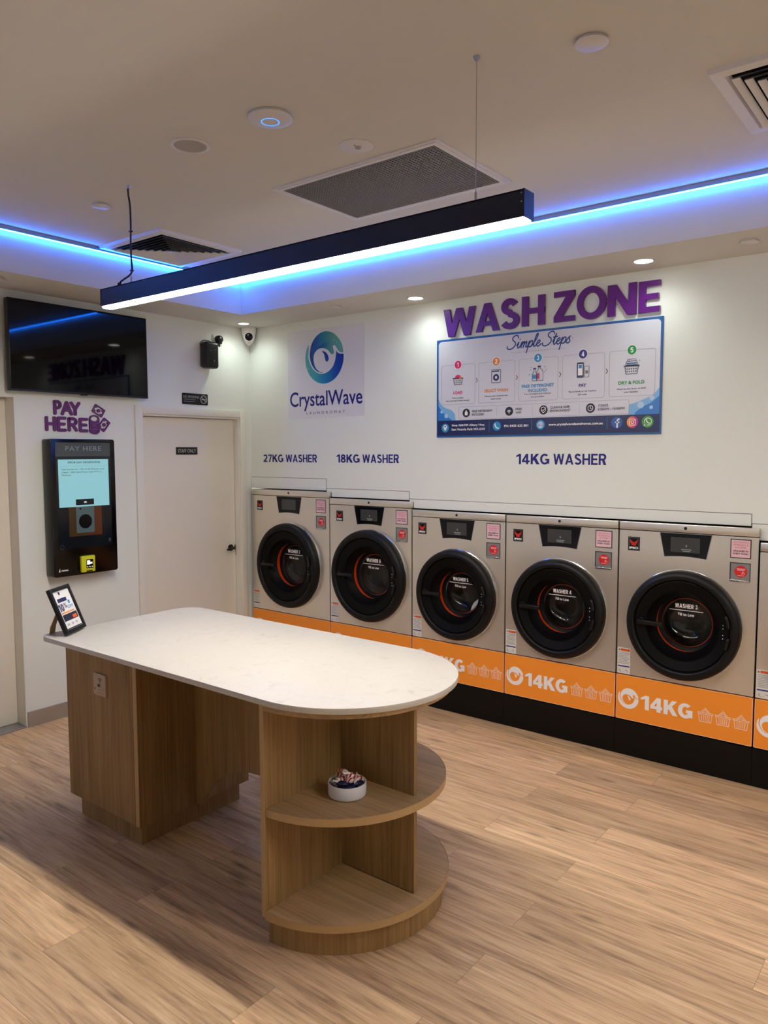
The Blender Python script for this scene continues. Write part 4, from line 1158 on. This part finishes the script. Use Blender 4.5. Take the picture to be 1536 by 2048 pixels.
for i, (a, b_) in enumerate(CARD):
    cx = (a + b_) / 2 - (0.002 if i else 0.0)
    card = outline(MB(), a, b_, 0.211, 0.463, 0.012, 0.0022, k2 - 0.0004).build('step_card', 'grey_line', t)
    MB().disc(cx, 0.463, 0.029, k2, 32).build('number_ring', 'white_print', card)
    MB().disc(cx, 0.463, 0.0255, k2 + 0.0004, 32).build('number_badge', NUM[i], card)
    heavy(MB(), str(i + 1), (cx - (0.006 if i == 0 else 0.0085), cx + (0.005 if i == 0 else 0.0085), 0.449, 0.477), k2 + 0.0008, 0.2).build('number', 'white_print', card)
    g = MB()
    if len(TIT[i]) == 1:
        g.text(TIT[i][0], (cx - TITW[i][0] / 2, cx + TITW[i][0] / 2, 0.276, 0.295), k2, bold=0.03)
    else:
        g.text(TIT[i][0], (cx - TITW[i][0] / 2, cx + TITW[i][0] / 2, 0.290, 0.309), k2, bold=0.03)
        g.text(TIT[i][1], (cx - TITW[i][1] / 2, cx + TITW[i][1] / 2, 0.263, 0.281), k2, bold=0.03)
    g.build('step_title', ['magenta', 'amber', 'sky_blue', 'indigo', 'green'][i], card)
    g = MB()
    for j in range(2):
        wv = CAPW[i][j]
        g.text(CAP[i][j], (cx - wv / 2, cx + wv / 2, 0.245 - 0.018 * j, 0.2565 - 0.018 * j), k2, bold=0.012)
    g.build('step_caption', 'ink', card)
    z = 0.373
    if i in (0, 4):     # laundry basket
        s = 1.0 if i == 0 else 1.12
        g = MB()
        bw, bh = 0.034 * s, 0.022 * s
        g.stroke([(cx - bw, z + 0.002), (cx - bw * 0.8, z - 0.036 * s), (cx + bw * 0.8, z - 0.036 * s), (cx + bw, z + 0.002)], 0.0032, k2 + 0.0004, closed=True)
        g.stroke([(cx - bw * 1.12, z + 0.004), (cx + bw * 1.12, z + 0.004)], 0.005, k2 + 0.0004)
        for r_i in range(2):
            for c_i in range(5):
                g.disc(cx - 0.022 * s + c_i * 0.011 * s, z - 0.012 * s - r_i * 0.012 * s, 0.0032 * s, k2 + 0.0004, 10)
        g.build('basket_icon', 'ink', card)
        if i == 0:
            MB().poly(smoothline([(cx - 0.024, z + 0.006), (cx - 0.016, z + 0.020), (cx + 0.002, z + 0.026), (cx + 0.022, z + 0.016), (cx + 0.024, z + 0.006)], 3), k2 + 0.0002).build('washing_icon', 'magenta', card)
            MB().disc(cx + 0.018, z + 0.006, 0.009, k2 + 0.0008, 14).build('garment_icon', 'amber', card)
        else:
            g = MB()
            for j, ww in enumerate((0.034, 0.030, 0.024)):
                outline(g, cx - ww, cx + ww, z + 0.008 + j * 0.011, z + 0.018 + j * 0.011, 0.004, 0.0026, k2 + 0.0004)
            g.build('folded_icon', 'navy_dark', card)
            MB().rect(cx - 0.026, cx + 0.026, z + 0.011, z + 0.016, k2 + 0.0002).build('towel_icon', 'sky_blue', card)
            MB().disc(cx + 0.044, z + 0.030, 0.003, k2, 8).build('sparkle_icon', 'green', card)
    elif i == 1:
        g = outline(MB(), cx - 0.032, cx + 0.032, z - 0.040, z + 0.040, 0.004, 0.0034, k2)
        g.rect(cx - 0.028, cx + 0.022, z + 0.027, z + 0.034, k2).ring(cx, z - 0.008, 0.009, 0.021, k2, 28)
        g.build('washer_icon', 'navy_dark', card)
    elif i == 2:
        g = MB()
        g.stroke([(cx - 0.036, z - 0.044), (cx - 0.036, z - 0.004), (cx - 0.026, z + 0.012), (cx - 0.026, z + 0.026), (cx - 0.016, z + 0.026), (cx - 0.016, z + 0.012), (cx - 0.008, z - 0.004), (cx - 0.008, z - 0.044)], 0.0032, k2 + 0.0004, closed=True)
        g.stroke([(cx - 0.006, z - 0.044), (cx - 0.006, z + 0.012), (cx + 0.004, z + 0.026), (cx + 0.004, z + 0.036), (cx + 0.016, z + 0.036), (cx + 0.016, z + 0.028), (cx + 0.034, z + 0.010), (cx + 0.034, z - 0.044)], 0.0032, k2 + 0.0004, closed=True)
        g.rect(cx - 0.001, cx + 0.019, z + 0.034, z + 0.044, k2 + 0.0004).rect(cx - 0.030, cx - 0.012, z + 0.024, z + 0.032, k2 + 0.0004)
        for pu, pv in ((-0.050, 0.022), (-0.056, -0.006), (0.046, 0.034), (0.054, 0.016), (0.044, 0.006), (-0.044, 0.036)):
            g.disc(cx + pu, z + pv, 0.0028, k2, 8)
        g.build('bottle_icon', 'navy_dark', card)
        MB().rect(cx - 0.034, cx - 0.010, z - 0.032, z - 0.008, k2 + 0.0002).build('liquid_icon', 'sky_blue', card)
        MB().poly([(cx - 0.005, z - 0.034), (cx + 0.010, z - 0.034), (cx + 0.010, z + 0.002), (cx - 0.005, z - 0.004)], k2 + 0.0002).build('tag_icon', 'magenta', card)
    elif i == 3:
        g = MB().rrect(cx - 0.036, cx + 0.006, z - 0.044, z + 0.044, 0.006, k2)
        g.build('phone_icon', 'navy_dark', card)
        MB().rect(cx - 0.029, cx - 0.001, z - 0.030, z + 0.034, k2 + 0.0004).build('phone_screen', 'white_print', card)
        MB().rect(cx - 0.025, cx - 0.005, z + 0.010, z + 0.030, k2 + 0.0008).build('phone_tile', 'sky_blue', card)
        g = outline(MB(), cx + 0.010, cx + 0.038, z - 0.042, z + 0.020, 0.003, 0.003, k2)
        g.rect(cx + 0.016, cx + 0.032, z - 0.022, z - 0.004, k2)
        g.build('receipt_icon', 'grey_ink', card)
for au in (0.305, 0.589, 0.873, 1.156):
    MB().stroke([(au - 0.005, 0.369), (au + 0.005, 0.356), (au - 0.005, 0.343)], 0.0036, k2).build('step_arrow', 'ink', t)
# brush-script heading
def script(word):
    G = {
        'S': ([[(1.35, 1.70), (1.15, 2.10), (0.75, 2.12), (0.42, 1.80), (0.55, 1.38), (0.95, 1.05), (1.08, 0.55), (0.78, 0.10), (0.28, -0.08), (-0.12, 0.12), (-0.18, 0.42)]], 1.45),
        'i': ([[(-0.10, 0.45), (0.12, 0.98), (0.10, 0.45), (0.16, 0.06), (0.38, 0.10), (0.60, 0.50)], [(0.22, 1.42), (0.23, 1.46)]], 0.60),
        'm': ([[(-0.05, 0.55), (0.10, 0.98), (0.08, 0.02)], [(0.08, 0.40), (0.34, 0.96), (0.46, 0.86), (0.42, 0.02)], [(0.42, 0.40), (0.70, 0.96), (0.84, 0.84), (0.80, 0.30), (0.92, 0.03), (1.16, 0.36)]], 1.15),
        'p': ([[(-0.05, 0.55), (0.12, 0.98), (0.06, 0.2), (-0.02, -0.90)], [(0.07, 0.40), (0.36, 0.98), (0.62, 0.86), (0.60, 0.34), (0.36, 0.02), (0.10, 0.14)], [(0.40, 0.02), (0.80, 0.35)]], 0.80),
        'l': ([[(-0.05, 0.35), (0.30, 1.20), (0.44, 1.90), (0.30, 2.10), (0.14, 1.60), (0.08, 0.40), (0.26, 0.02), (0.56, 0.36)]], 0.54),
        'e': ([[(-0.02, 0.40), (0.34, 0.56), (0.42, 0.86), (0.24, 0.98), (0.04, 0.66), (0.08, 0.16), (0.34, 0.0), (0.70, 0.36)]], 0.68),
        't': ([[(-0.08, 0.45), (0.22, 1.70), (0.10, 0.80), (0.10, 0.20), (0.28, 0.02), (0.52, 0.36)], [(-0.12, 1.18), (0.50, 1.26)]], 0.52),
        's': ([[(-0.05, 0.35), (0.30, 1.02), (0.34, 0.70), (0.50, 0.34), (0.34, 0.0), (0.04, 0.10)]], 0.60),
        ' ': ([], 0.42)}
    out = []; x = 0.0
    for ch in word:
        st, adv = G[ch]
        for s in st:
            out.append([(x + p[0] + 0.22 * p[1], p[1]) for p in smoothline(s, 5)])
        x += adv
    return out
ln = script('Simple Steps')
xs = [p[0] for s in ln for p in s]
ax_, bx_ = min(xs), max(xs)
sx = (0.930 - 0.520) / (bx_ - ax_); sy = 0.036
g = MB()
for s in ln:
    for w in (0.0072,):
        g.stroke([(0.520 + (p[0] - ax_) * sx, 0.531 + p[1] * sy + (p[0] - ax_) * sx * 0.008) for p in s], w, k2)
g.build('heading', 'heading_blue', t)
g = MB().text('LAUNDROMAT', (0.637, 0.812, 0.503, 0.5115), k2, gap=1.9).rect(0.549, 0.622, 0.5064, 0.5076, k2).rect(0.825, 0.903, 0.5064, 0.5076, k2)
g.build('subheading', 'grey_ink', t)
g = MB().disc(0.936, 0.573, 0.004, k2, 10).disc(0.948, 0.560, 0.003, k2, 10)
g.build('heading_spark', 'grey_ink', t)
# feature strip
g = outline(MB(), 0.172, 1.287, 0.114, 0.192, 0.010, 0.0020, k2 - 0.0004)
for du in (0.452, 0.696, 0.995):
    g.rect(du - 0.0008, du + 0.0008, 0.125, 0.182, k2 - 0.0004)
g.build('feature_strip', 'grey_line', t)
g = MB()
for cu in (0.229, 0.538, 0.769, 1.063):
    g.disc(cu, 0.153, 0.0275, k2, 36)
g.build('feature_badge', 'ink', t)
g = MB()
g.rrect(0.219, 0.240, 0.138, 0.160, 0.003, k2 + 0.0004).rect(0.224, 0.234, 0.158, 0.169, k2 + 0.0004)
for r in (0.017, 0.011, 0.0055):
    g.ring(0.538, 0.144, r - 0.0032, r, k2 + 0.0004, 14, PI * 0.2, PI * 0.8)
g.disc(0.538, 0.143, 0.003, k2 + 0.0004, 10)
g.stroke([(0.755, 0.166), (0.769, 0.171), (0.783, 0.166), (0.782, 0.149), (0.769, 0.136), (0.756, 0.149)], 0.0032, k2 + 0.0004, closed=True)
g.stroke([(0.762, 0.154), (0.767, 0.148), (0.777, 0.160)], 0.003, k2 + 0.0004)
g.ring(1.063, 0.153, 0.0135, 0.0165, k2 + 0.0004, 28).stroke([(1.063, 0.163), (1.063, 0.153), (1.071, 0.148)], 0.0028, k2 + 0.0004)
g.build('feature_icon', 'white_print', t)
g = MB()
for s, u0, u1, v in (('FREE DETERGENT', 0.272, 0.422, 0.155), ('INCLUDED', 0.272, 0.361, 0.134), ('FREE', 0.583, 0.626, 0.157), ('WIFI', 0.584, 0.621, 0.136), ('CLEAN & SAFE', 0.812, 0.936, 0.159), ('ENVIRONMENT', 0.812, 0.941, 0.139),
                     ('7 DAYS', 1.109, 1.168, 0.158), ('6:00AM - 10:00PM', 1.108, 1.262, 0.138)):
    g.text(s, (u0, u1, v, v + 0.014), k2, bold=0.018)
g.build('feature_lettering', 'ink', t)
# footer
g = MB()
for cu, cv in ((0.069, 0.060), (0.453, 0.064), (0.751, 0.065)):
    g.disc(cu, cv, 0.0285, k2, 36)
for du in (0.398, 0.691, 1.164):
    g.rect(du - 0.001, du + 0.001, 0.030, 0.098, k2)
g.build('contact_badge', 'sky_blue', t)
g = MB()
g.poly(smoothline([(0.069, 0.041), (0.056, 0.062), (0.056, 0.072), (0.069, 0.081), (0.082, 0.072), (0.082, 0.062)], 4, True), k2 + 0.0004)
g.stroke(smoothline([(0.440, 0.078), (0.442, 0.066), (0.452, 0.054), (0.466, 0.050)], 4), 0.0075, k2 + 0.0004)
g.ring(0.751, 0.065, 0.016, 0.019, k2 + 0.0004, 28)
g.ring(0.751, 0.065, 0.007, 0.0092, k2 + 0.0004, 24, ratio=2.1)
for dv in (-0.008, 0.0, 0.008):
    g.rect(0.734, 0.768, 0.065 + dv - 0.001, 0.065 + dv + 0.001, k2 + 0.0004)
g.rect(0.750, 0.752, 0.047, 0.083, k2 + 0.0004)
for s, u0, u1, v0, v1 in (('Shop 36B/789 Albany Hwy,', 0.119, 0.367, 0.066, 0.083), ('East Victoria Park WA 6101', 0.119, 0.367, 0.042, 0.057), ('PH: 0435 632 801', 0.505, 0.669, 0.056, 0.071), ('www.crystalwavelaundromat.com.au', 0.803, 1.138, 0.054, 0.073)):
    g.text(s, (u0, u1, v0, v1), k2, bold=0.022)
g.build('contact_lettering', 'white_print', t)
MB().disc(0.069, 0.069, 0.0055, k2 + 0.0008, 14).build('pin_hole', 'navy_dark', t)
MB().disc(1.220, 0.067, 0.0320, k2, 40).build('social_badge', 'facebook_blue', t)
MB().disc(1.309, 0.067, 0.0320, k2, 40).build('social_badge', 'insta', t)
MB().disc(1.393, 0.067, 0.0325, k2, 40).build('social_badge', 'leaf', t)
g = MB()
g.stroke([(1.2225, 0.037), (1.2225, 0.076), (1.226, 0.085), (1.236, 0.086)], 0.0085, k2 + 0.0004, rnd=False).rect(1.209, 1.235, 0.064, 0.072, k2 + 0.0004)
outline(g, 1.292, 1.326, 0.050, 0.084, 0.009, 0.0034, k2 + 0.0004)
g.ring(1.309, 0.067, 0.0065, 0.0098, k2 + 0.0004, 24).disc(1.320, 0.078, 0.0022, k2 + 0.0004, 10)
g.ring(1.395, 0.068, 0.0175, 0.0212, k2 + 0.0004, 30).poly([(1.372, 0.044), (1.390, 0.050), (1.377, 0.062)], k2 + 0.0004)
g.stroke(smoothline([(1.388, 0.078), (1.388, 0.070), (1.396, 0.060), (1.404, 0.060)], 3), 0.0055, k2 + 0.0004)
g.build('social_glyph', 'white_print', t)

# ================================================================== washing machines
def ring_panel(b, u0, u1, v0, v1, cu, cv, r, d, n=96):
    """flat rectangle with a round hole"""
    angs = sorted(set([2 * PI * k / n for k in range(n)] + [math.atan2(y - cv, x - cu) % (2 * PI) for x in (u0, u1) for y in (v0, v1)]))
    inn, outp = [], []
    for a in angs:
        c, s = math.cos(a), math.sin(a)
        ts = []
        if c > 1e-9: ts.append((u1 - cu) / c)
        if c < -1e-9: ts.append((u0 - cu) / c)
        if s > 1e-9: ts.append((v1 - cv) / s)
        if s < -1e-9: ts.append((v0 - cv) / s)
        q = min(x for x in ts if x > 0)
        inn.append((cu + r * c, -d, cv + r * s)); outp.append((cu + q * c, -d, cv + q * s))
    m = len(angs)
    b.add(inn + outp, [(i, m + i, m + (i + 1) % m, (i + 1) % m) for i in range(m)])
    return b

def basket(b, u, v, w, d):
    s = w / 0.078
    h = 0.045 * s
    b.stroke([(u - w / 2, v + 0.004 * s), (u + w / 2, v + 0.004 * s), (u + w / 2 - 0.003 * s, v - 0.004 * s), (u - w / 2 + 0.003 * s, v - 0.004 * s)], 0.0034, d, closed=True)
    b.stroke([(u - w * 0.43, v - 0.004 * s), (u - w * 0.37, v - h), (u + w * 0.37, v - h), (u + w * 0.43, v - 0.004 * s)], 0.0034, d)
    for k in range(5):
        x = u + (k - 2) * w * 0.125
        b.stroke([(x, v - 0.010 * s), (x - (k - 2) * 0.0006, v - h + 0.006 * s)], 0.0034, d)
    b.stroke([(u - w * 0.30, v + 0.004 * s), (u, v + 0.030 * s), (u + w * 0.30, v + 0.004 * s)], 0.0034, d)
    b.stroke([(u - w * 0.18, v + 0.004 * s), (u, v + 0.020 * s), (u + w * 0.18, v + 0.004 * s)], 0.0030, d)
    return b

def washer(x0, x1, top, cap_text, number, dz, dr, label, glint=False):
    w = x1 - x0
    t = thing('washing_machine', label, 'washing machine', (x0, -0.03, ZB), group='stainless washing machines built into the wall')
    T = top - ZB
    g0 = 0.0045
    cu, cv = w / 2, dz - ZB
    s = dr / 0.298
    vo = ZO - ZB
    # cabinet shell
    c = MB()
    c.box(g0 + 0.001, g0 + 0.003, 0.001, 0.62, 0.002, T - 0.002).box(w - g0 - 0.003, w - g0 - 0.001, 0.001, 0.62, 0.002, T - 0.002)
    c.box(g0 + 0.001, w - g0 - 0.001, 0.001, 0.62, T - 0.004, T - 0.002).box(g0 + 0.001, w - g0 - 0.001, 0.62, 0.63, 0.002, T - 0.002).box(g0 + 0.001, w - g0 - 0.001, 0.001, 0.62, 0.002, 0.006)
    c.build('cabinet', 'black_void', t)
    # steel front with the door hole and a rolled edge
    f = MB()
    ring_panel(f, g0, w - g0, vo + 0.003, T - 0.0465, cu, cv, 0.255 * s, 0.0)
    f.box(g0, g0 + 0.0015, -0.0004, 0.02, vo + 0.003, T - 0.0465).box(w - g0 - 0.0015, w - g0, -0.0004, 0.02, vo + 0.003, T - 0.0465)
    f.build('front_panel', 'steel', t)
    MB().box(g0, w - g0, -0.004, 0.02, T - 0.0435, T, 0.002).build('top_strip', 'steel', t, 30)
    MB().box(g0, w - g0, -0.0005, 0.001, T - 0.0475, T - 0.0425).build('shadow_gap', 'black_void', t)
    MB().lathe([(0.0085, 0.0042), (0.0085, 0.0055), (0.0055, 0.006), (0.0001, 0.006)], (cu, 0, T - 0.020), 24, 'y').build('lock', 'black', t, 40)
    # orange kick panel
    k = MB().box(g0, w - g0, -0.002, 0.02, 0.003, vo - 0.003).build('kick_panel', 'orange_print', t)
    b = MB()
    for r_ in ((g0, g0 + 0.0022, 0.003, vo - 0.003), (w - g0 - 0.0022, w - g0, 0.003, vo - 0.003), (g0, w - g0, 0.003, 0.0052), (g0, w - g0, vo - 0.0046, vo - 0.003)):
        b.rect(*r_, 0.0024)
    b.build('edge_line', 'pale_line', k)
    lu, lv, lr = 0.075, 0.3305 - ZB, 0.059
    b = MB().poly(sc_(LOW, lu, lv, lr), 0.0026).poly(sc_(HIGH, lu, lv, lr), 0.0026).poly(sc_(DROP, lu, lv, lr), 0.0026)
    b.build('wave_mark', 'white_print', k)
    heavy(MB(), cap_text, (0.147, 0.427, 0.284 - ZB, 0.365 - ZB), 0.0026, 0.235, 0.075).build('capacity_lettering', 'white_print', k)
    b = MB()
    for q in range(3):
        basket(b, w - 0.2345 + q * 0.0885, 0.331 - ZB, 0.078, 0.0026)
    b.build('basket_mark', 'pale_line', k)
    # control panel
    tz = [(-0.1335, -0.0495), (0.1335, -0.0495), (0.108, -0.178)] + [(0.108 - 0.216 * q / 10, -0.178 + 0.007 * math.sin(PI * q / 10)) for q in range(1, 10)] + [(-0.108, -0.178)]
    mid = lambda p, f_: (cu + p[0] * f_, T + (-0.113 + (p[1] + 0.113) * f_))
    MB().poly([mid(p, 1.035) for p in tz], 0.0012, 0.0).build('panel_rim', 'chrome', t)
    MB().poly([mid(p, 1.0) for p in tz], 0.0030, 0.0).build('control_panel', 'black_gloss', t)
    sd = MB().rect(cu - 0.076, cu + 0.076, T - 0.150, T - 0.070, 0.0036, 0.002).build('touch_screen', 'screen_grey', t)
    if number != '7':
        b = MB().disc(cu + 0.006, T - 0.115, 0.0035, 0.0042, 12, ry=0.007).rect(cu - 0.020, cu + 0.034, T - 0.136, T - 0.132, 0.0042).rect(cu - 0.014, cu + 0.028, T - 0.145, T - 0.141, 0.0042)
        b.build('screen_message', 'screen_faint', sd)
    # badge
    b0, b1, bt = 0.054, 0.119, T - 0.084
    if w > 0.73: b0, b1, bt = 0.067, 0.130, T - 0.089
    bd = MB().rect(b0, b1, bt - 0.076, bt, 0.0022, 0.0).build('badge', 'black_gloss', t)
    outl = MB().stroke([(b0 + 0.006, bt - 0.070), (b1 - 0.006, bt - 0.070), (b1 - 0.006, bt - 0.006), (b0 + 0.006, bt - 0.006)], 0.0016, 0.0026, closed=True)
    outl.build('badge_line', 'grey_ink', bd)
    bm_, bv = (b0 + b1) / 2, bt - 0.034
    q = [(-0.022, 0.022), (-0.010, 0.008), (0.0, 0.004), (0.010, 0.008), (0.022, 0.022), (0.020, 0.002), (0.014, -0.004), (0.012, -0.016), (0.004, -0.012), (0.0, -0.018), (-0.004, -0.012), (-0.012, -0.016), (-0.014, -0.004), (-0.020, 0.002)]
    MB().poly([(bm_ + a * 1.0, bv + c_) for a, c_ in q], 0.0028).build('badge_emblem', 'label_orange' if False else 'red_print', bd)
    b = MB().poly([(bm_ - 0.012, bv + 0.002), (bm_ - 0.004, bv - 0.004), (bm_ - 0.010, bv - 0.004)], 0.0032).poly([(bm_ + 0.012, bv + 0.002), (bm_ + 0.010, bv - 0.004), (bm_ + 0.004, bv - 0.004)], 0.0032)
    b.build('emblem_eye', 'black', bd)
    MB().text('IPSO', (b0 + 0.008, b1 - 0.008, bt - 0.067, bt - 0.055), 0.0028, bold=0.05).build('badge_lettering', 'white_print', bd)
    # notice and red disc in their recessed frames
    p0, p1 = w - 0.138, w - 0.038
    MB().rect(p0, p1, T - 0.159, T - 0.059, 0.0012, 0.0).build('notice_frame', 'reveal', t)
    nb = MB().rect(p0 + 0.005, p1 - 0.005, T - 0.154, T - 0.064, 0.0018).build('notice', 'pink_paper', t)
    b = MB()
    for tx, hw_, zz in (('FREE PREMIUM', 0.038, 0.078), ('DETERGENT &', 0.036, 0.091), ('SOFTENER', 0.027, 0.104)):
        b.text(tx, ((p0 + p1) / 2 - hw_, (p0 + p1) / 2 + hw_, T - zz - 0.003, T - zz + 0.006), 0.0023, bold=0.02)
    b.build('notice_heading', 'pink_ink', nb)
    b = MB()
    for tx, hw_, zz in (('INCLUDED IN', 0.035, 0.122), ('EVERY WASH', 0.036, 0.136)):
        b.text(tx, ((p0 + p1) / 2 - hw_, (p0 + p1) / 2 + hw_, T - zz - 0.003, T - zz + 0.006), 0.0023, bold=0.035)
    b.build('notice_lettering', 'ink', nb)
    MB().rect(p0, p1, T - 0.279, T - 0.181, 0.0012, 0.0).build('recess_frame', 'reveal', t)
    MB().rect(p0 + 0.006, p1 - 0.004, T - 0.274, T - 0.186, 0.0018).build('recess_plate', 'alu', t)
    MB().box(p0 + 0.002, p1 - 0.002, -0.006, -0.0012, T - 0.281, T - 0.271, 0.0015).build('recess_lip', 'chrome', t, 30)
    ru, rv = (p0 + p1) / 2 + 0.004, T - 0.2265
    rs = MB().disc(ru, rv, 0.031, 0.0024, 36).build('round_sticker', 'red_print', t)
    b = MB().rect(ru - 0.020, ru + 0.021, rv + 0.012, rv + 0.016, 0.0030).rect(ru - 0.017, ru + 0.018, rv + 0.006, rv + 0.0095, 0.0030)
    b.stroke([(ru + 0.004, rv - 0.014), (ru + 0.010, rv + 0.001), (ru + 0.013, rv - 0.006)], 0.0022, 0.0030).ring(ru + 0.014, rv - 0.010, 0.0035, 0.0055, 0.0030, 16).rect(ru - 0.016, ru + 0.014, rv - 0.0225, rv - 0.020, 0.0030)
    b.build('sticker_print', 'pink_paper', rs)
    # safety label
    q0, q1, qz0, qz1 = 0.009, 0.081, 0.469 - ZB, 0.618 - ZB
    lb = MB().rect(q0, q1, qz0, qz1, 0.0014, 0.0).build('safety_label', 'label_white', t)
    MB().rect(q0 + 0.016, q1 - 0.003, qz1 - 0.019, qz1 - 0.006, 0.0020).build('label_header', 'label_orange', lb)
    b = MB()
    for j in range(8):
        b.rect(q0 + 0.006, q1 - 0.007 - 0.01 * (j % 3 == 2), qz1 - 0.031 - j * 0.0088, qz1 - 0.026 - j * 0.0088, 0.0020)
    b.build('label_text', 'label_grey', lb)
    MB().rect(q0 + 0.003, q1 - 0.003, qz0 + 0.039, qz0 + 0.046, 0.0020).build('label_bar', 'navy', lb)
    b = MB().poly([(q0 + 0.004, qz1 - 0.017), (q0 + 0.013, qz1 - 0.017), (q0 + 0.0085, qz1 - 0.007)], 0.0020)
    b.stroke([(q0 + 0.014, qz0 + 0.024), (q0 + 0.013, qz0 + 0.014), (q0 + 0.020, qz0 + 0.010)], 0.0022, 0.0020).stroke([(q0 + 0.044, qz0 + 0.022), (q0 + 0.054, qz0 + 0.020), (q0 + 0.058, qz0 + 0.011)], 0.0022, 0.0020)
    b.build('label_pictogram', 'ink', lb)
    # door: bright rim, black ring, conical inner bezel
    C = (cu, 0, cv)
    MB().lathe([(0.3015 * s, 0.0), (0.3015 * s, 0.008), (0.297 * s, 0.010)], C, 96, 'y').build('door_rim', 'chrome', t, 40)
    prof = [(0.2975, 0.0), (0.2985, 0.014), (0.2975, 0.032), (0.293, 0.046), (0.284, 0.055), (0.270, 0.061), (0.256, 0.060), (0.2500, 0.056), (0.2480, 0.048)]
    dr_ = MB().lathe([(r * s, h) for r, h in prof], C, 112, 'y').build('door_ring', 'ring_black', t, 50)
    MB().lathe([(0.2480 * s, 0.048), (0.2445 * s, 0.042), (0.243 * s, 0.047), (0.240 * s, 0.048), (0.192 * s, 0.033), (0.190 * s, 0.036), (0.187 * s, 0.036), (0.184 * s, 0.026), (0.164 * s, -0.009), (0.1545 * s, -0.021), (0.1515 * s, -0.026), (0.1520 * s, -0.029)], C, 112, 'y').build('door_bezel', 'bezel_black', dr_, 35)
    MB().lathe([(0.1520 * s, -0.029), (0.1560 * s, -0.060)], C, 96, 'y').build('door_gasket', 'orange_gasket', dr_, 40)
    MB().lathe([(0.1560 * s, -0.060), (0.148 * s, -0.064), (0.140 * s, -0.067), (0.136 * s, -0.071), (0.132 * s, -0.077)], C, 96, 'y').build('seal', 'bezel_black', dr_, 40)
    MB().lathe([(0.1355 * s, -0.071), (0.131 * s, -0.069), (0.128 * s, -0.075), (0.128 * s, -0.088)], C, 96, 'y').build('glass_rim', 'chrome', dr_, 40)
    MB().lathe([(0.131 * s, -0.072), (0.127 * s, -0.092), (0.115 * s, -0.114), (0.090 * s, -0.130), (0.050 * s, -0.138), (0.0001, -0.140)], C, 72, 'y').build('door_glass', 'door_glass', dr_, 60)
    b = MB()
    D = -0.0490
    heavy(b, 'WASHER ' + number, (cu - 0.059 * s, cu + 0.059 * s, cv + 0.083 * s, cv + 0.106 * s), D, 0.21, 0.10)
    b.rect(cu - 0.088 * s, cu + 0.088 * s, cv + 0.0685 * s, cv + 0.0715 * s, D)
    b.text('Fill to Line', (cu - 0.042 * s, cu + 0.042 * s, cv + 0.040 * s, cv + 0.056 * s), D, bold=0.012)
    b.build('glass_lettering', 'white_print', dr_)
    b = MB()
    for du in (0.034, 0.016, -0.018, -0.036):
        b.rect(cu + 0.211 * s, cu + 0.215 * s, cv + du * s - 0.0024, cv + du * s + 0.0024, 0.0425)
    b.build('indicator_mark', 'white_print', dr_)
    b = MB().box(cu - 0.226 * s, cu - 0.090 * s, -0.070, -0.050, cv - 0.011, cv + 0.012, 0.004)
    b.box(cu - 0.226 * s, cu - 0.200 * s, -0.060, -0.034, cv - 0.011, cv + 0.012, 0.003)
    b.tube(smoothline([(cu - 0.212 * s, -0.066, cv + 0.012), (cu - 0.207 * s, -0.068, cv + 0.024), (cu - 0.196 * s, -0.068, cv + 0.020), (cu - 0.194 * s, -0.066, cv + 0.012)], 4), 0.003, 8)
    b.build('door_handle', 'black_satin', dr_, 40)
    for sg in (1, -1):
        pts = [(cu + 0.247 * s * math.cos(a), -0.068, cv + 0.247 * s * math.sin(a)) for a in [sg * math.radians(6 + 15 * q_ / 10) for q_ in range(11)]]
        MB().tube(pts, [0.004] + [0.0085] * 9 + [0.004], 10).build('hinge_grip', 'black_satin', dr_, 50)
    # drum
    MB().lathe([(0.150 * s, -0.100), (0.235 * s, -0.105), (0.250 * s, -0.130), (0.250 * s, -0.42), (0.235 * s, -0.445), (0.0001, -0.45)], C, 72, 'y').build('drum', 'drum', t, 40)
    if glint:  # bright crescent glint in the glass, modelled as a solid white piece
        o_ = MB().tube(smoothline([(0.0, 0.0, 0.0), (0.035, 0.010, 0.045), (0.060, 0.020, 0.085), (0.085, 0.03, 0.150)], 5), [0.012 + 0.030 * math.sin(PI * min(1, q_ / 12.0)) ** 0.6 for q_ in range(16)], 12).build('drum_glint', 'glint_white', None, 60)
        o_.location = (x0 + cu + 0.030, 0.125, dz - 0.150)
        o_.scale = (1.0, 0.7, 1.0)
        tag(o_, 'white crescent shape imitating a glint in the round glass of washer 5', 'drum_glint')
    return t
washer(XS[0], XS[1], T27, '27KG', '7', 0.8475, 0.330, 'tall washing machine in the corner by the staff door, marked WASHER 7')
washer(XS[1], XS[2], T18, '18KG', '6', 0.8445, 0.330, 'washing machine under the 18KG wall lettering, marked WASHER 6')
washer(XS[2], XS[3], T14, '14KG', '5', 0.793, 0.298, 'washing machine with a white glint shape in its glass, marked WASHER 5', True)
washer(XS[3], XS[4], T14, '14KG', '4', 0.793, 0.298, 'washing machine under the 14KG wall lettering, marked WASHER 4')
washer(XS[4], XS[5], T14, '14KG', '3', 0.793, 0.298, 'closest fully visible washing machine, marked WASHER 3')
washer(XS[5], XS[6], T02, '14KG', '2', 0.745, 0.298, 'lower washing machine cut off at the picture edge, next to WASHER 3')
